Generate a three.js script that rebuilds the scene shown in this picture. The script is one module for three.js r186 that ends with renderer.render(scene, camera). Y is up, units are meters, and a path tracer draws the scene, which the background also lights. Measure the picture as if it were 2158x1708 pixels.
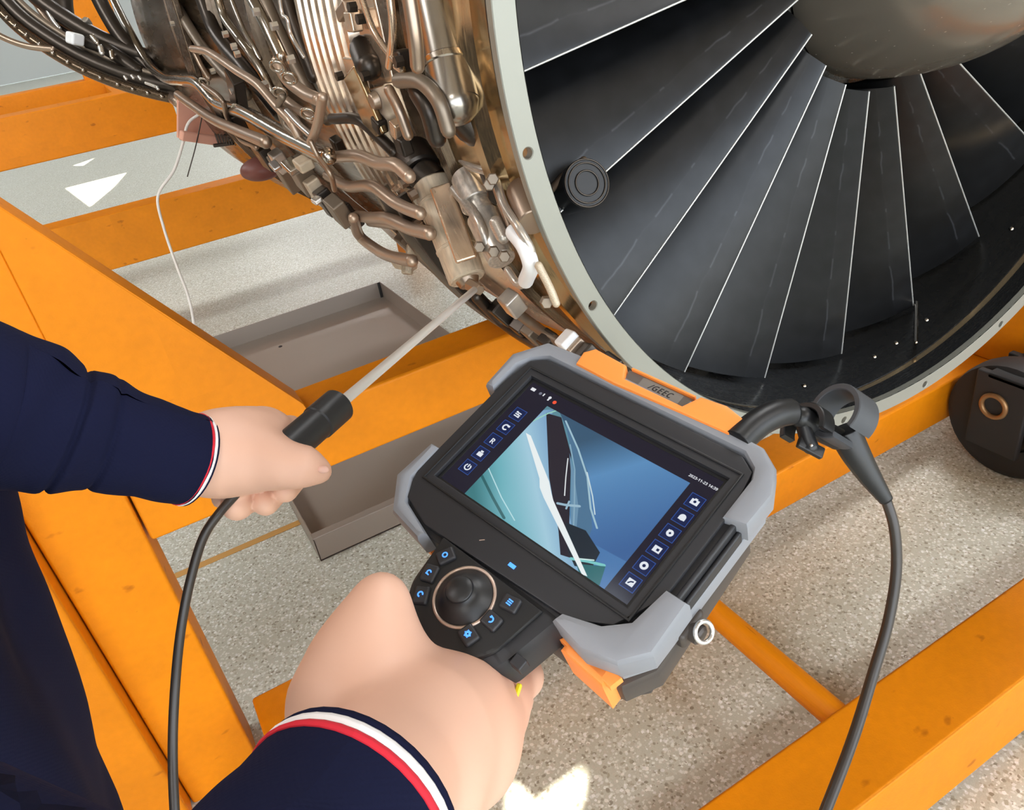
import * as THREE from 'three';
import { RoundedBoxGeometry } from 'three/addons/geometries/RoundedBoxGeometry.js';
import { mergeGeometries, mergeVertices } from 'three/addons/utils/BufferGeometryUtils.js';
import { RectAreaLightUniformsLib } from 'three/addons/lights/RectAreaLightUniformsLib.js';
import { ImprovedNoise } from 'three/addons/math/ImprovedNoise.js';

/* ---------------------------------------------------------------- camera, sky, sun, exposure */
const V = (x, y, z) => new THREE.Vector3(x, y, z);
const scene = new THREE.Scene();
const W = 2158, H = 1708, F = 1630;
const MC = [[0.85985464, 0.36182846, -0.36018074], [-0.14321025, 0.84810713, 0.51010305], [0.49004166, -0.3870329, 0.78106639]];
const EYE = V(0, 1.65, 0);
const camera = new THREE.PerspectiveCamera(2 * Math.atan(H / 2 / F) * 180 / Math.PI, W / H, 0.05, 120);
camera.quaternion.setFromRotationMatrix(new THREE.Matrix4().makeBasis(V(MC[0][0], MC[1][0], MC[2][0]), V(MC[0][1], MC[1][1], MC[2][1]), V(MC[0][2], MC[1][2], MC[2][2])));
camera.position.copy(EYE);
scene.add(camera);

const renderer = new THREE.WebGLRenderer({ antialias: true });
renderer.toneMapping = THREE.LinearToneMapping;
renderer.toneMappingExposure = 2.1;
renderer.shadowMap.enabled = true;
RectAreaLightUniformsLib.init();

scene.background = new THREE.Color().setRGB(2.15, 2.4, 2.7);      // bright overcast sky outside the hangar door

const SUNDIR = V(-0.1, 1, 0.9).normalize();
const sun = new THREE.DirectionalLight(0xfff4e0, 14);
sun.target.position.set(0, 0, -3);
sun.position.copy(SUNDIR).multiplyScalar(30).add(sun.target.position);
sun.castShadow = true; sun.shadow.radius = 0.3;
sun.shadow.mapSize.set(4096, 4096);
Object.assign(sun.shadow.camera, { left: -20, right: 20, top: 20, bottom: -20, near: 1, far: 70 });
scene.add(sun, sun.target);

/* ---------------------------------------------------------------- helpers */
let seed = 7;
const rnd = () => { seed = (seed * 1664525 + 1013904223) >>> 0; return seed / 4294967296; };
const rr = (a, b) => a + (b - a) * rnd();
const ray = (px, py) => { const a = (px - W / 2) / F, b = -(py - H / 2) / F; return V(...MC.map((m) => m[0] * a + m[1] * b - m[2])); };
const at = (px, py, d) => ray(px, py).multiplyScalar(d).add(EYE);                     // d: depth along the lens axis
const onAxis = (k) => (px, py, v) => { const r = ray(px, py); return r.multiplyScalar((v - EYE[k]) / r[k]).add(EYE); };
const onX = onAxis('x'), onY = onAxis('y'), onZ = onAxis('z');
const EC = V(1.2552, 1.5497, -0.8421);                                               // centre of the inlet flange
function onEng(px, py, R) {                                                          // where a pixel's ray meets a cylinder about the engine axis
  const r = ray(px, py), ox = EYE.x - EC.x, oy = EYE.y - EC.y;
  const a = r.x * r.x + r.y * r.y, b = ox * r.x + oy * r.y, c = ox * ox + oy * oy - R * R, q = b * b - a * c;
  const t = (-b - Math.sqrt(Math.max(0, q))) / a;
  return r.multiplyScalar(t).add(EYE);
}
const radial = (p) => V(p.x - EC.x, p.y - EC.y, 0).normalize();

const taken = {};
const numbered = (n) => { const k = taken[n] = (taken[n] ?? -1) + 1; return k ? n + '_' + String(k).padStart(3, '0') : n; };
function thing(name, label, category, group) {
  const o = new THREE.Group(); o.name = numbered(name); o.userData = { label, category }; if (group) o.userData.group = group;
  scene.add(o); return o;
}
function mesh(name, geo, mat, parent, label) {
  const m = new THREE.Mesh(geo, mat); m.name = name; m.castShadow = m.receiveShadow = true;
  if (label) m.userData.label = label;
  parent.add(m); return m;
}
function single(name, geo, mat, label, category, group) {
  const m = mesh(numbered(name), geo, mat, scene, label); m.userData.category = category; if (group) m.userData.group = group; return m;
}
function structure(name, geo, mat, label, category) { const m = mesh(name, geo, mat, scene, label); m.userData.kind = 'structure'; m.userData.category = category; return m; }
function settle(g, base) { for (const c of g.children) c.position.sub(base); g.position.copy(base); return g; }
function boxUV(geo, s = 1) {
  const g = geo.index ? geo.toNonIndexed() : geo, p = g.attributes.position, n = g.attributes.normal, uv = new Float32Array(p.count * 2);
  for (let i = 0; i < p.count; i++) {
    const ax = Math.abs(n.getX(i)), ay = Math.abs(n.getY(i)), az = Math.abs(n.getZ(i));
    const [u, v] = ax > ay && ax > az ? [p.getZ(i), p.getY(i)] : ay > az ? [p.getX(i), p.getZ(i)] : [p.getX(i), p.getY(i)];
    uv[2 * i] = u * s; uv[2 * i + 1] = v * s;
  }
  g.setAttribute('uv', new THREE.BufferAttribute(uv, 2)); return g;
}
const rbox = (x0, x1, y0, y1, z0, z1, r = 0.008) => {
  const g = new RoundedBoxGeometry(x1 - x0, y1 - y0, z1 - z0, 2, Math.min(r, (x1 - x0) / 2.1, (y1 - y0) / 2.1, (z1 - z0) / 2.1));
  g.translate((x0 + x1) / 2, (y0 + y1) / 2, (z0 + z1) / 2); return boxUV(g);
};
const boxAt = (w, h, d, p, q, r = 0.003) => { const g = new RoundedBoxGeometry(w, h, d, 2, Math.min(r, w / 2.1, h / 2.1, d / 2.1)); if (q) g.applyQuaternion(q); g.translate(p.x, p.y, p.z); return boxUV(g); };
const tube = (pts, r, seg = 0, rad = 10, closed = false) => new THREE.TubeGeometry(new THREE.CatmullRomCurve3(pts, closed, 'centripetal'), seg || Math.max(8, pts.length * 7), r, rad, closed);
const capped = (pts, r, seg, rad = 10) => mergeGeometries([tube(pts, r, seg, rad), ...[pts[0], pts[pts.length - 1]].map((p) => { const s = new THREE.SphereGeometry(r, rad, 6); s.translate(p.x, p.y, p.z); return s; })]);
const lookQ = (d) => new THREE.Quaternion().setFromUnitVectors(V(0, 1, 0), d.clone().normalize());
function cyl(a, b, r0, r1 = r0, seg = 24, bev = 0.0015) {                             // solid turned bar from a to b with broken edges
  const L = a.distanceTo(b), e = Math.min(bev, L / 3, r0 / 3, r1 / 3);
  const g = new THREE.LatheGeometry([[0, 0], [r0 - e, 0], [r0, e], [r1, L - e], [r1 - e, L], [0, L]].map((p) => new THREE.Vector2(...p)), seg);
  g.applyQuaternion(lookQ(b.clone().sub(a))); g.translate(a.x, a.y, a.z); return sharp(g);
}
function sharp(g, deg = 35) {                                                        // split normals at hard edges
  g = g.index ? g.toNonIndexed() : g; const p = g.attributes.position, n = p.count, fn = [], key = {}, c = Math.cos(deg * Math.PI / 180);
  const A = V(), B = V(), C = V(), k = (i) => Math.round(p.getX(i) * 2e4) + '_' + Math.round(p.getY(i) * 2e4) + '_' + Math.round(p.getZ(i) * 2e4);
  const ids = [];
  for (let i = 0; i < n; i += 3) {
    A.fromBufferAttribute(p, i); B.fromBufferAttribute(p, i + 1); C.fromBufferAttribute(p, i + 2);
    const f = B.clone().sub(A).cross(C.clone().sub(A)); fn.push(f);
    for (let j = 0; j < 3; j++) { const s = k(i + j); ids.push(s); (key[s] ??= []).push(i / 3); }
  }
  const out = new Float32Array(n * 3), s = V(), un = fn.map((f) => f.clone().normalize());
  for (let i = 0; i < n; i++) { const f = (i / 3) | 0; s.set(0, 0, 0); for (const q of key[ids[i]]) if (un[q].dot(un[f]) > c) s.add(fn[q]); if (s.lengthSq() < 1e-24) s.copy(un[f]); s.normalize(); out.set([s.x, s.y, s.z], i * 3); }
  g.setAttribute('normal', new THREE.BufferAttribute(out, 3)); return g;
}
const poly = (pts) => new THREE.Shape(pts.map((p) => new THREE.Vector2(p[0], p[1])));
const slab = (pts, z0, z1, bev = 0.002, holes = []) => {                              // outline extruded between z0 and z1
  const s = pts instanceof THREE.Shape ? pts : poly(pts); for (const h of holes) s.holes.push(poly(h));
  const g = new THREE.ExtrudeGeometry(s, { depth: z1 - z0 - 2 * bev, bevelEnabled: bev > 0, bevelThickness: bev, bevelSize: bev, bevelOffset: -bev, bevelSegments: 2, curveSegments: 24 });
  g.translate(0, 0, z0 + bev); return sharp(g, 40);
};
const lathe = (prof, seg = 160, a0 = 0, a1 = Math.PI * 2) => {                         // profile [radius, s back from the flange] about the engine axis
  const g = new THREE.LatheGeometry(prof.map(([r, s]) => new THREE.Vector2(r, -s)), seg, a0, a1); g.rotateX(Math.PI / 2); g.translate(EC.x, EC.y, EC.z); return sharp(g, 30);
};
function sweep(pts, rad, seg = 40, n = 18, ell, bump) {                                // tube whose radius varies along its length, closed at both ends
  const c = new THREE.CatmullRomCurve3(pts, false, 'centripetal'), fr = c.computeFrenetFrames(seg, false), p = [], uv = [], id = [];
  const ra = (t) => { const x = t * (rad.length - 1), i = Math.min(rad.length - 2, Math.floor(x)), f = x - i; return rad[i] + (rad[i + 1] - rad[i]) * f; };
  const N0 = ell ? ell.clone() : null;
  for (let i = 0; i <= seg; i++) {
    const t = i / seg, o = c.getPointAt(t), tn = fr.tangents[i]; let N = fr.normals[i], B = fr.binormals[i];
    if (N0) { N = N0.clone().addScaledVector(tn, -N0.dot(tn)).normalize(); B = V().crossVectors(tn, N); }
    for (let j = 0; j <= n; j++) { const a = j / n * Math.PI * 2, r = ra(t) + (bump ? bump(t, a) : 0), q = o.clone().addScaledVector(N, Math.cos(a) * r).addScaledVector(B, Math.sin(a) * r); p.push(q.x, q.y, q.z); uv.push(t * c.getLength(), a * ra(0.5)); }
  }
  for (let i = 0; i < seg; i++) for (let j = 0; j < n; j++) { const a = i * (n + 1) + j, b = a + n + 1; id.push(a, a + 1, b, b, a + 1, b + 1); }
  for (const e of [0, seg]) { const k = p.length / 3, o = c.getPointAt(e / seg); p.push(o.x, o.y, o.z); uv.push(0, 0); for (let j = 0; j < n; j++) { const a = e * (n + 1) + j; e ? id.push(a, a + 1, k) : id.push(a, k, a + 1); } }
  const g = new THREE.BufferGeometry(); g.setAttribute('position', new THREE.Float32BufferAttribute(p, 3)); g.setAttribute('uv', new THREE.Float32BufferAttribute(uv, 2)); g.setIndex(id); g.computeVertexNormals(); return g;
}
const perlin = new ImprovedNoise();
const fbm = (x, y, o = 4, z = 0) => { let a = 0, k = 0.5; for (let i = 0; i < o; i++) { a += k * perlin.noise(x, y, z + i * 7.3); x *= 2; y *= 2; k /= 2; } return a; };
function tex(n, m, fn, srgb = true, rep) {
  const d = new Uint8Array(n * m * 4);
  for (let j = 0; j < m; j++) for (let i = 0; i < n; i++) { const c = fn(i, j); d.set([c[0], c[1], c[2], 255].map((v) => Math.max(0, Math.min(255, v))), (j * n + i) * 4); }
  return fin(new THREE.DataTexture(d, n, m), srgb, rep);
}
function fin(t, srgb, rep) { t.wrapS = t.wrapT = THREE.RepeatWrapping; t.magFilter = THREE.LinearFilter; t.minFilter = THREE.LinearMipmapLinearFilter; t.generateMipmaps = true; if (srgb) t.colorSpace = THREE.SRGBColorSpace; if (rep) t.repeat.set(rep, rep); t.needsUpdate = true; return t; }
const rgb = (r, g, b) => new THREE.Color().setRGB(r, g, b);
const mat = (c, rough, metal = 0, o = {}) => new THREE.MeshPhysicalMaterial({ color: Array.isArray(c) ? rgb(...c) : c, roughness: rough, metalness: metal, ...o });

/* ---------------------------------------------------------------- materials */
// terrazzo: pale cement full of small stone chips
const terrazzo = (() => {
  const n = 1024, d = new Float32Array(n * n * 3), pal = [[238, 240, 232], [252, 252, 250], [230, 231, 222], [200, 197, 182], [176, 170, 150], [232, 232, 228], [208, 203, 190], [152, 145, 128], [244, 242, 234]];
  for (let i = 0; i < n * n; i++) { const v = rr(-10, 10); d[3 * i] = 203 + v; d[3 * i + 1] = 203 + v; d[3 * i + 2] = 189 + v; }
  for (let k = 0; k < 21000; k++) {
    const cx = rnd() * n, cy = rnd() * n, r = rr(1.5, 5.6), q = rr(0.55, 1), t = rnd() * 3.14, c = pal[(rnd() * pal.length) | 0], ct = Math.cos(t), st = Math.sin(t), w = rr(0.55, 1);
    for (let y = -6; y <= 6; y++) for (let x = -6; x <= 6; x++) {
      const u = (x * ct + y * st) / r, v = (-x * st + y * ct) / (r * q);
      if (Math.abs(u) + Math.abs(v) < 1.25 && u * u + v * v < 1) { const j = 3 * ((((cy + y) & (n - 1)) * n) + ((cx + x) & (n - 1))); for (let b = 0; b < 3; b++) d[j + b] += (c[b] - d[j + b]) * w; }
    }
  }
  return tex(n, n, (i, j) => { const k = 3 * (j * n + i); return [d[k], d[k + 1], d[k + 2]]; });
})();
const paintMap = tex(512, 512, (i, j) => {
  const a = fbm(i / 64, j / 64, 4) * 16, b = fbm(i / 9, j / 9, 2, 5) * 9, s = fbm(i / 40, j / 23, 4, 11), stain = s > 0.34 ? Math.min(1, (s - 0.34) * 9) : 0, chip = fbm(i / 5, j / 5, 2, 31) > 0.47 ? 1 : 0;
  const v = 238 + a + b - stain * 42 - chip * 26; return [v, v - stain * 10, v - stain * 14];
});
const paintBump = tex(256, 256, (i, j) => { const v = 128 + fbm(i / 6, j / 6, 3, 3) * 120; return [v, v, v]; }, false, 6);
const brushed = tex(256, 256, (i, j) => { const v = 150 + perlin.noise(i / 3, j / 40, 1) * 50 + perlin.noise(i / 20, j / 20, 4) * 60; return [v, v, v]; }, false, 5);
const blotch = tex(256, 256, (i, j) => { const v = 222 + fbm(i / 30, j / 30, 4, 9) * 60; return [v, v * 0.97, v * 0.93]; }, true, 3);
const weave = tex(256, 256, (i, j) => { const v = 128 + 60 * Math.sin(i * 0.8) * Math.sin(j * 0.8) + perlin.noise(i / 2, j / 2, 8) * 60; return [v, v, v]; }, false, 8);
const M = {
  floor: mat([0.96, 0.99, 1.0], 0.36, 0, { map: terrazzo }),
  concrete: mat([0.42, 0.41, 0.39], 0.9, 0, { map: blotch }),
  palewall: mat([0.62, 0.65, 0.63], 0.85),
  ceiling: mat([0.30, 0.25, 0.20], 0.9, 0, { map: blotch }),
  line: mat([0.60, 0.33, 0.09], 0.5),
  yellow: mat([0.86, 0.265, 0.001], 0.5, 0, { specularIntensity: 0.5, map: paintMap, bumpMap: paintBump, bumpScale: 0.0006 }),
  yellowOld: mat([0.78, 0.235, 0.0015], 0.5, 0, { specularIntensity: 0.5, map: paintMap, bumpMap: paintBump, bumpScale: 0.0006 }),
  tray: mat([0.33, 0.275, 0.23], 0.42, 0.2),
  rubber: mat([0.018, 0.017, 0.017], 0.6), bronze: mat([0.35, 0.19, 0.08], 0.45, 0.7),
  flange: mat([0.29, 0.29, 0.25], 0.45, 0.35),
  goldcase: mat([0.56, 0.40, 0.22], 0.28, 0.92, { roughnessMap: brushed }),
  casing: mat([0.19, 0.145, 0.105], 0.42, 0.8, { roughnessMap: brushed, map: blotch }),
  liner: mat([0.012, 0.012, 0.0115], 0.45, 0.1, { map: blotch, roughnessMap: brushed }),
  edge: mat([0.55, 0.55, 0.53], 0.4, 0.6),
  spinner: mat([0.25, 0.22, 0.18], 0.34, 0.55, { roughnessMap: brushed }),
  steel: mat([0.47, 0.42, 0.36], 0.36, 1, { roughnessMap: brushed }),
  steelwarm: mat([0.40, 0.305, 0.23], 0.38, 0.9),
  pipewarm: mat([0.50, 0.38, 0.285], 0.36, 0.7),
  pipedull: mat([0.25, 0.20, 0.15], 0.45, 0.7),
  chrome: mat([0.72, 0.70, 0.67], 0.26, 0.85),
  rod: mat([0.80, 0.78, 0.74], 0.3, 0.4),
  tan: mat([0.70, 0.54, 0.40], 0.38, 0.8, { roughnessMap: brushed }),
  cream: mat([0.74, 0.65, 0.52], 0.36, 0.12, { map: blotch }),
  pale: mat([0.72, 0.70, 0.67], 0.3, 0.6, { map: blotch }),
  canister: mat([0.36, 0.33, 0.29], 0.25, 0.95),
  darkmetal: mat([0.07, 0.058, 0.048], 0.35, 0.8), black: mat([0.009, 0.009, 0.010], 0.42),
  pink: mat([0.78, 0.40, 0.29], 0.6), redcap: mat([0.22, 0.075, 0.06], 0.45), whiteplastic: mat([0.85, 0.86, 0.86], 0.35),
  cord: mat([0.86, 0.82, 0.76], 0.8), yellowtag: mat([0.92, 0.75, 0.02], 0.4),
  dblack: mat([0.020, 0.020, 0.023], 0.5), dgrey: mat([0.235, 0.243, 0.265], 0.5), dorange: mat([1.0, 0.30, 0.055], 0.45), dbrown: mat([0.055, 0.043, 0.036], 0.5),
  dpad: mat([0.012, 0.012, 0.013], 0.42), logo: mat([0.22, 0.20, 0.19], 0.3, 0.6), ringm: mat([0.58, 0.44, 0.36], 0.35, 0.6),
  rubberlight: mat([0.05, 0.053, 0.06], 0.55),
  cable: mat([0.030, 0.022, 0.017], 0.38), blueicon: mat([0.05, 0.2, 0.8], 0.5, 0, { emissive: rgb(0.05, 0.22, 0.95), emissiveIntensity: 0.8 }),
  skin: mat([0.72, 0.43, 0.31], 0.5, 0, { sheen: 0.2 }), lips: mat([0.5, 0.18, 0.14], 0.5), nail: mat([0.72, 0.43, 0.34], 0.3),
  navy: mat([0.0075, 0.009, 0.030], 0.95, 0, { specularIntensity: 0.25, bumpMap: weave, bumpScale: 0.0003, sheen: 0.04, sheenColor: rgb(0.06, 0.07, 0.16), sheenRoughness: 0.6 }),
  red: mat([0.62, 0.012, 0.03], 0.8), white: mat([0.82, 0.80, 0.80], 0.8), hair: mat([0.012, 0.010, 0.009], 0.5), trousers: mat([0.02, 0.022, 0.03], 0.85),
};

/* ---------------------------------------------------------------- hangar */
structure('floor', rbox(-14, 14, -0.2, 0, -32, 14, 0.001).scale(1, 1, 1), M.floor, 'polished terrazzo floor full of pale stone chips', 'floor');
structure('wall_back', rbox(-14, 14, 0, 9, -32.3, -32, 0.01), M.palewall, 'plain pale grey back wall of the hangar', 'wall');
structure('wall_left', rbox(-14.3, -14, 0, 9, -32.3, 12, 0.01), M.concrete, 'plain grey side wall of the hangar', 'wall');
structure('wall_right', rbox(14, 14.3, 0, 9, -32.3, 12, 0.01), M.concrete, 'plain grey side wall facing the engine intake', 'wall');
structure('wall_front', rbox(-14, 14, 7.2, 9, 12, 12.3, 0.01), M.concrete, 'grey lintel above the open hangar door', 'wall');
{ // roof with openings that let the sun through
  const up = (p) => V(p[0], 0, p[1]).addScaledVector(SUNDIR, 9 / SUNDIR.y);
  const fl = (px) => px.map(([x, y]) => { const q = onY(x, y, 0); return [q.x, q.z]; });
  const holes = [fl([[137, 397], [267, 364], [240, 395], [190, 437]]), fl([[152, 350], [200, 333], [175, 350]]),
    fl([[1245, 1610], [1240, 1690], [1215, 1760], [1120, 1760], [1085, 1740], [1070, 1700], [1076, 1652], [1098, 1665], [1126, 1697]])];
  const s = poly([[-14.3, -32.3], [14.3, -32.3], [14.3, 12.3], [-14.3, 12.3]]);
  for (const h of holes) s.holes.push(new THREE.Path(h.map((p) => { const q = up(p); return new THREE.Vector2(q.x, q.z); })));
  const g = new THREE.ExtrudeGeometry(s, { depth: 0.03, bevelEnabled: false }); g.rotateX(Math.PI / 2); g.translate(0, 9.03, 0);
  structure('ceiling', boxUV(g), M.ceiling, 'hangar roof with small skylight openings', 'ceiling');
}
{ // painted line on the floor
  const a = onY(396, 1202, 0.001), b = onY(560, 1133, 0.001), z = (a.z + b.z) / 2;
  structure('trim_1', rbox(-6, 0.28, 0.0005, 0.0018, z - 0.015, z + 0.015, 0.0004), M.line, 'thin faded yellow line painted on the terrazzo floor', 'floor marking');
}
const glow = mat([0.9, 0.9, 0.9], 0.5, 0, { emissive: rgb(1, 0.97, 0.9), emissiveIntensity: 4 });
for (const [x, z] of [[-5, -26], [5, -26], [-5, -18], [5, -18], [-5, -10], [5, -10], [-5, -2.5], [5, -2.5], [-5, 5], [5, 5]]) {
  const t = thing('ceiling_lamp', 'wide rectangular lamp hung under the hangar roof', 'lamp', 'lamps under the hangar roof');
  mesh('housing', rbox(x - 1.25, x + 1.25, 7.32, 7.45, z - 0.65, z + 0.65), M.pale, t);
  mesh('diffuser', rbox(x - 1.2, x + 1.2, 7.3, 7.318, z - 0.6, z + 0.6, 0.004), glow, t);
  for (const s of [-1, 1]) mesh('hanger', cyl(V(x + s, 7.45, z), V(x + s, 9.0, z), 0.01), M.steel, t);
  settle(t, V(x, 7.3, z));
  const l = new THREE.RectAreaLight(0xf8faff, 9, 2.4, 1.2); l.position.set(x, 7.29, z); l.lookAt(x, 0, z); scene.add(l);
}

/* ---------------------------------------------------------------- yellow engine stand */
{
  const t = thing('engine_stand', 'yellow painted steel stand of welded box beams carrying the engine', 'stand');
  const B = (n, ...a) => mesh(n, rbox(...a), M.yellow, t);
  B('cross_beam', -0.16, 0.88, 0.735, 0.885, -1.565, -1.45);                         // arm under the engine
  B('cross_beam', -0.12, 2.42, 0.1, 0.25, -1.43, -1.277);
  B('cross_beam', 0.1, 2.6, 0.03, 0.25, -0.655, -0.493);
  B('cross_beam', -0.75, 1.7, 0.46, 0.74, -4.72, -4.55);
  B('post', -0.335, -0.165, 0.0, 2.1, -1.6, -1.45);
  mesh('post_channel', rbox(-0.56, -0.338, 0.0, 2.1, -1.6, -1.40, 0.012), M.yellowOld, t, 'stained yellow channel welded beside the post');
  { // gusset between post and arm
    const g = slab([[-0.168, 0.86], [0.215, 0.86], [0.205, 0.905], [-0.168, 1.455]], -1.53, -1.447, 0.006); mesh('gusset', boxUV(g), M.yellow, t, 'large triangular yellow gusset plate');
  }
  mesh('tie_bar', cyl(V(0.905, 0.215, -1.28), V(0.905, 0.215, -0.65), 0.03, 0.03, 20), M.yellow, t);
  mesh('side_rail', rbox(2.32, 2.48, 0.25, 0.6, -1.42, -0.3), M.yellowOld, t);
  
  B('post', 1.55, 1.7, 0.0, 0.5, -4.72, -4.56); B('post', -0.75, -0.6, 0.0, 0.5, -4.72, -4.56);
  mesh('mount_bracket', rbox(1.2, 1.5, 0.735, 0.86, -4.7, -4.55), M.yellowOld, t);
  for (const [x, y, z, r] of [[1.2, 0, -0.57, 0.03], [2.4, 0, -0.57, 0.03]]) mesh('levelling_foot', cyl(V(x, 0, z), V(x, 0.035, z), 0.05, r, 18), M.yellowOld, t);
  { // swivel caster at the right-hand corner
    const c = V(2.16, 0.19, -1.08), w = mesh('caster_wheel', (() => { const g = new THREE.LatheGeometry([[0.10, -0.045], [0.165, -0.05], [0.185, -0.042], [0.19, -0.02], [0.19, 0.02], [0.185, 0.042], [0.165, 0.05], [0.10, 0.045], [0.10, -0.045]].map((p) => new THREE.Vector2(...p)), 40); g.rotateZ(Math.PI / 2); g.translate(c.x, c.y, c.z); return sharp(g); })(), M.rubber, t);
    mesh('wheel_disc', cyl(V(c.x - 0.03, c.y, c.z), V(c.x + 0.03, c.y, c.z), 0.102, 0.102, 30), M.darkmetal, w);
    { const g = new THREE.TorusGeometry(0.036, 0.008, 10, 30); g.rotateY(Math.PI / 2); g.translate(c.x - 0.09, c.y + 0.07, c.z - 0.02); mesh('hub_ring', g, M.bronze, w); }
    mesh('fork', mergeGeometries([rbox(c.x - 0.085, c.x - 0.062, 0.1, 0.36, c.z - 0.09, c.z + 0.07, 0.006), rbox(c.x + 0.062, c.x + 0.085, 0.1, 0.36, c.z - 0.09, c.z + 0.07, 0.006), rbox(c.x - 0.085, c.x + 0.2, 0.34, 0.36, c.z - 0.06, c.z + 0.07, 0.006)]), M.rubber, t);
    mesh('brake_pedal', rbox(c.x - 0.03, c.x + 0.0, 0.3, 0.345, c.z - 0.09, c.z - 0.075, 0.005), M.yellowtag, t, 'bright yellow brake pedal');
  }
  settle(t, V(0.9, 0, -1.4));
}
{ // second stand far behind
  const t = thing('work_dock', 'yellow steel work dock of heavy box beams standing far behind the engine', 'stand');
  const B = (n, ...a) => mesh(n, rbox(...a), M.yellow, t);
  const y0 = 1.65 * (1 - 5.4 / 12.6);
  B('cross_beam', -3, 0.585, y0, y0 + 0.27, -5.62, -5.4);
  B('cross_beam', -3, 0.42, y0 + 0.02, y0 + 0.31, -6.6, -6.4);
  B('side_rail', 0.3, 0.45, y0 + 0.02, y0 + 0.26, -6.42, -5.6);
  B('post', -1.95, -1.75, 0, y0, -5.6, -5.42); B('post', -1.95, -1.75, 0, y0 + 0.02, -6.58, -6.42);
  const ux0 = onZ(128, 88, -6.5).x, ux1 = onZ(262, 88, -6.5).x, uy = onZ(200, 90, -6.5).y;
  B('upright', ux0, ux1, uy, 2.7, -6.56, -6.44); B('post', ux0 + 0.05, ux0 + 0.2, y0 + 0.3, uy + 0.01, -6.56, -6.44);
  settle(t, V(-0.6, 0, -6));
}
{ // drip tray
  const t = thing('drip_tray', 'shallow brownish sheet metal drip tray lying on the floor under the engine', 'tray');
  const x0 = 0.19, x1 = 1.2, z0 = -4.1, z1 = -2.1, h = 0.1;
  mesh('tray_bottom', rbox(x0, x1, 0.002, 0.01, z0, z1, 0.002), M.tray, t);
  mesh('tray_wall', rbox(x0, x1, 0.002, h, z1 - 0.004, z1, 0.001), M.tray, t); mesh('tray_wall', rbox(x0, x1, 0.002, h, z0, z0 + 0.004, 0.001), M.tray, t);
  mesh('tray_wall', rbox(x0, x0 + 0.004, 0.002, h, z0, z1, 0.001), M.tray, t); mesh('tray_wall', rbox(x1 - 0.004, x1, 0.002, h, z0, z1, 0.001), M.tray, t);
  mesh('tray_lip', rbox(x0 - 0.002, x1, h - 0.006, h, z1 - 0.03, z1 + 0.002, 0.002), M.tray, t); mesh('corner_seam', rbox(x1 - 0.02, x1 - 0.006, 0.008, h, z0 + 0.004, z0 + 0.012, 0.002), M.rubber, t);
  for (const [x, y] of [[564, 706], [594, 694], [591, 731]]) { const p = onY(x, y, 0.01); mesh('tray_rivet', cyl(p, p.clone().add(V(0, 0.004, 0)), 0.011, 0.009, 14), M.rubber, t); }
  settle(t, V(0.7, 0, -3.1));
}

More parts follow.
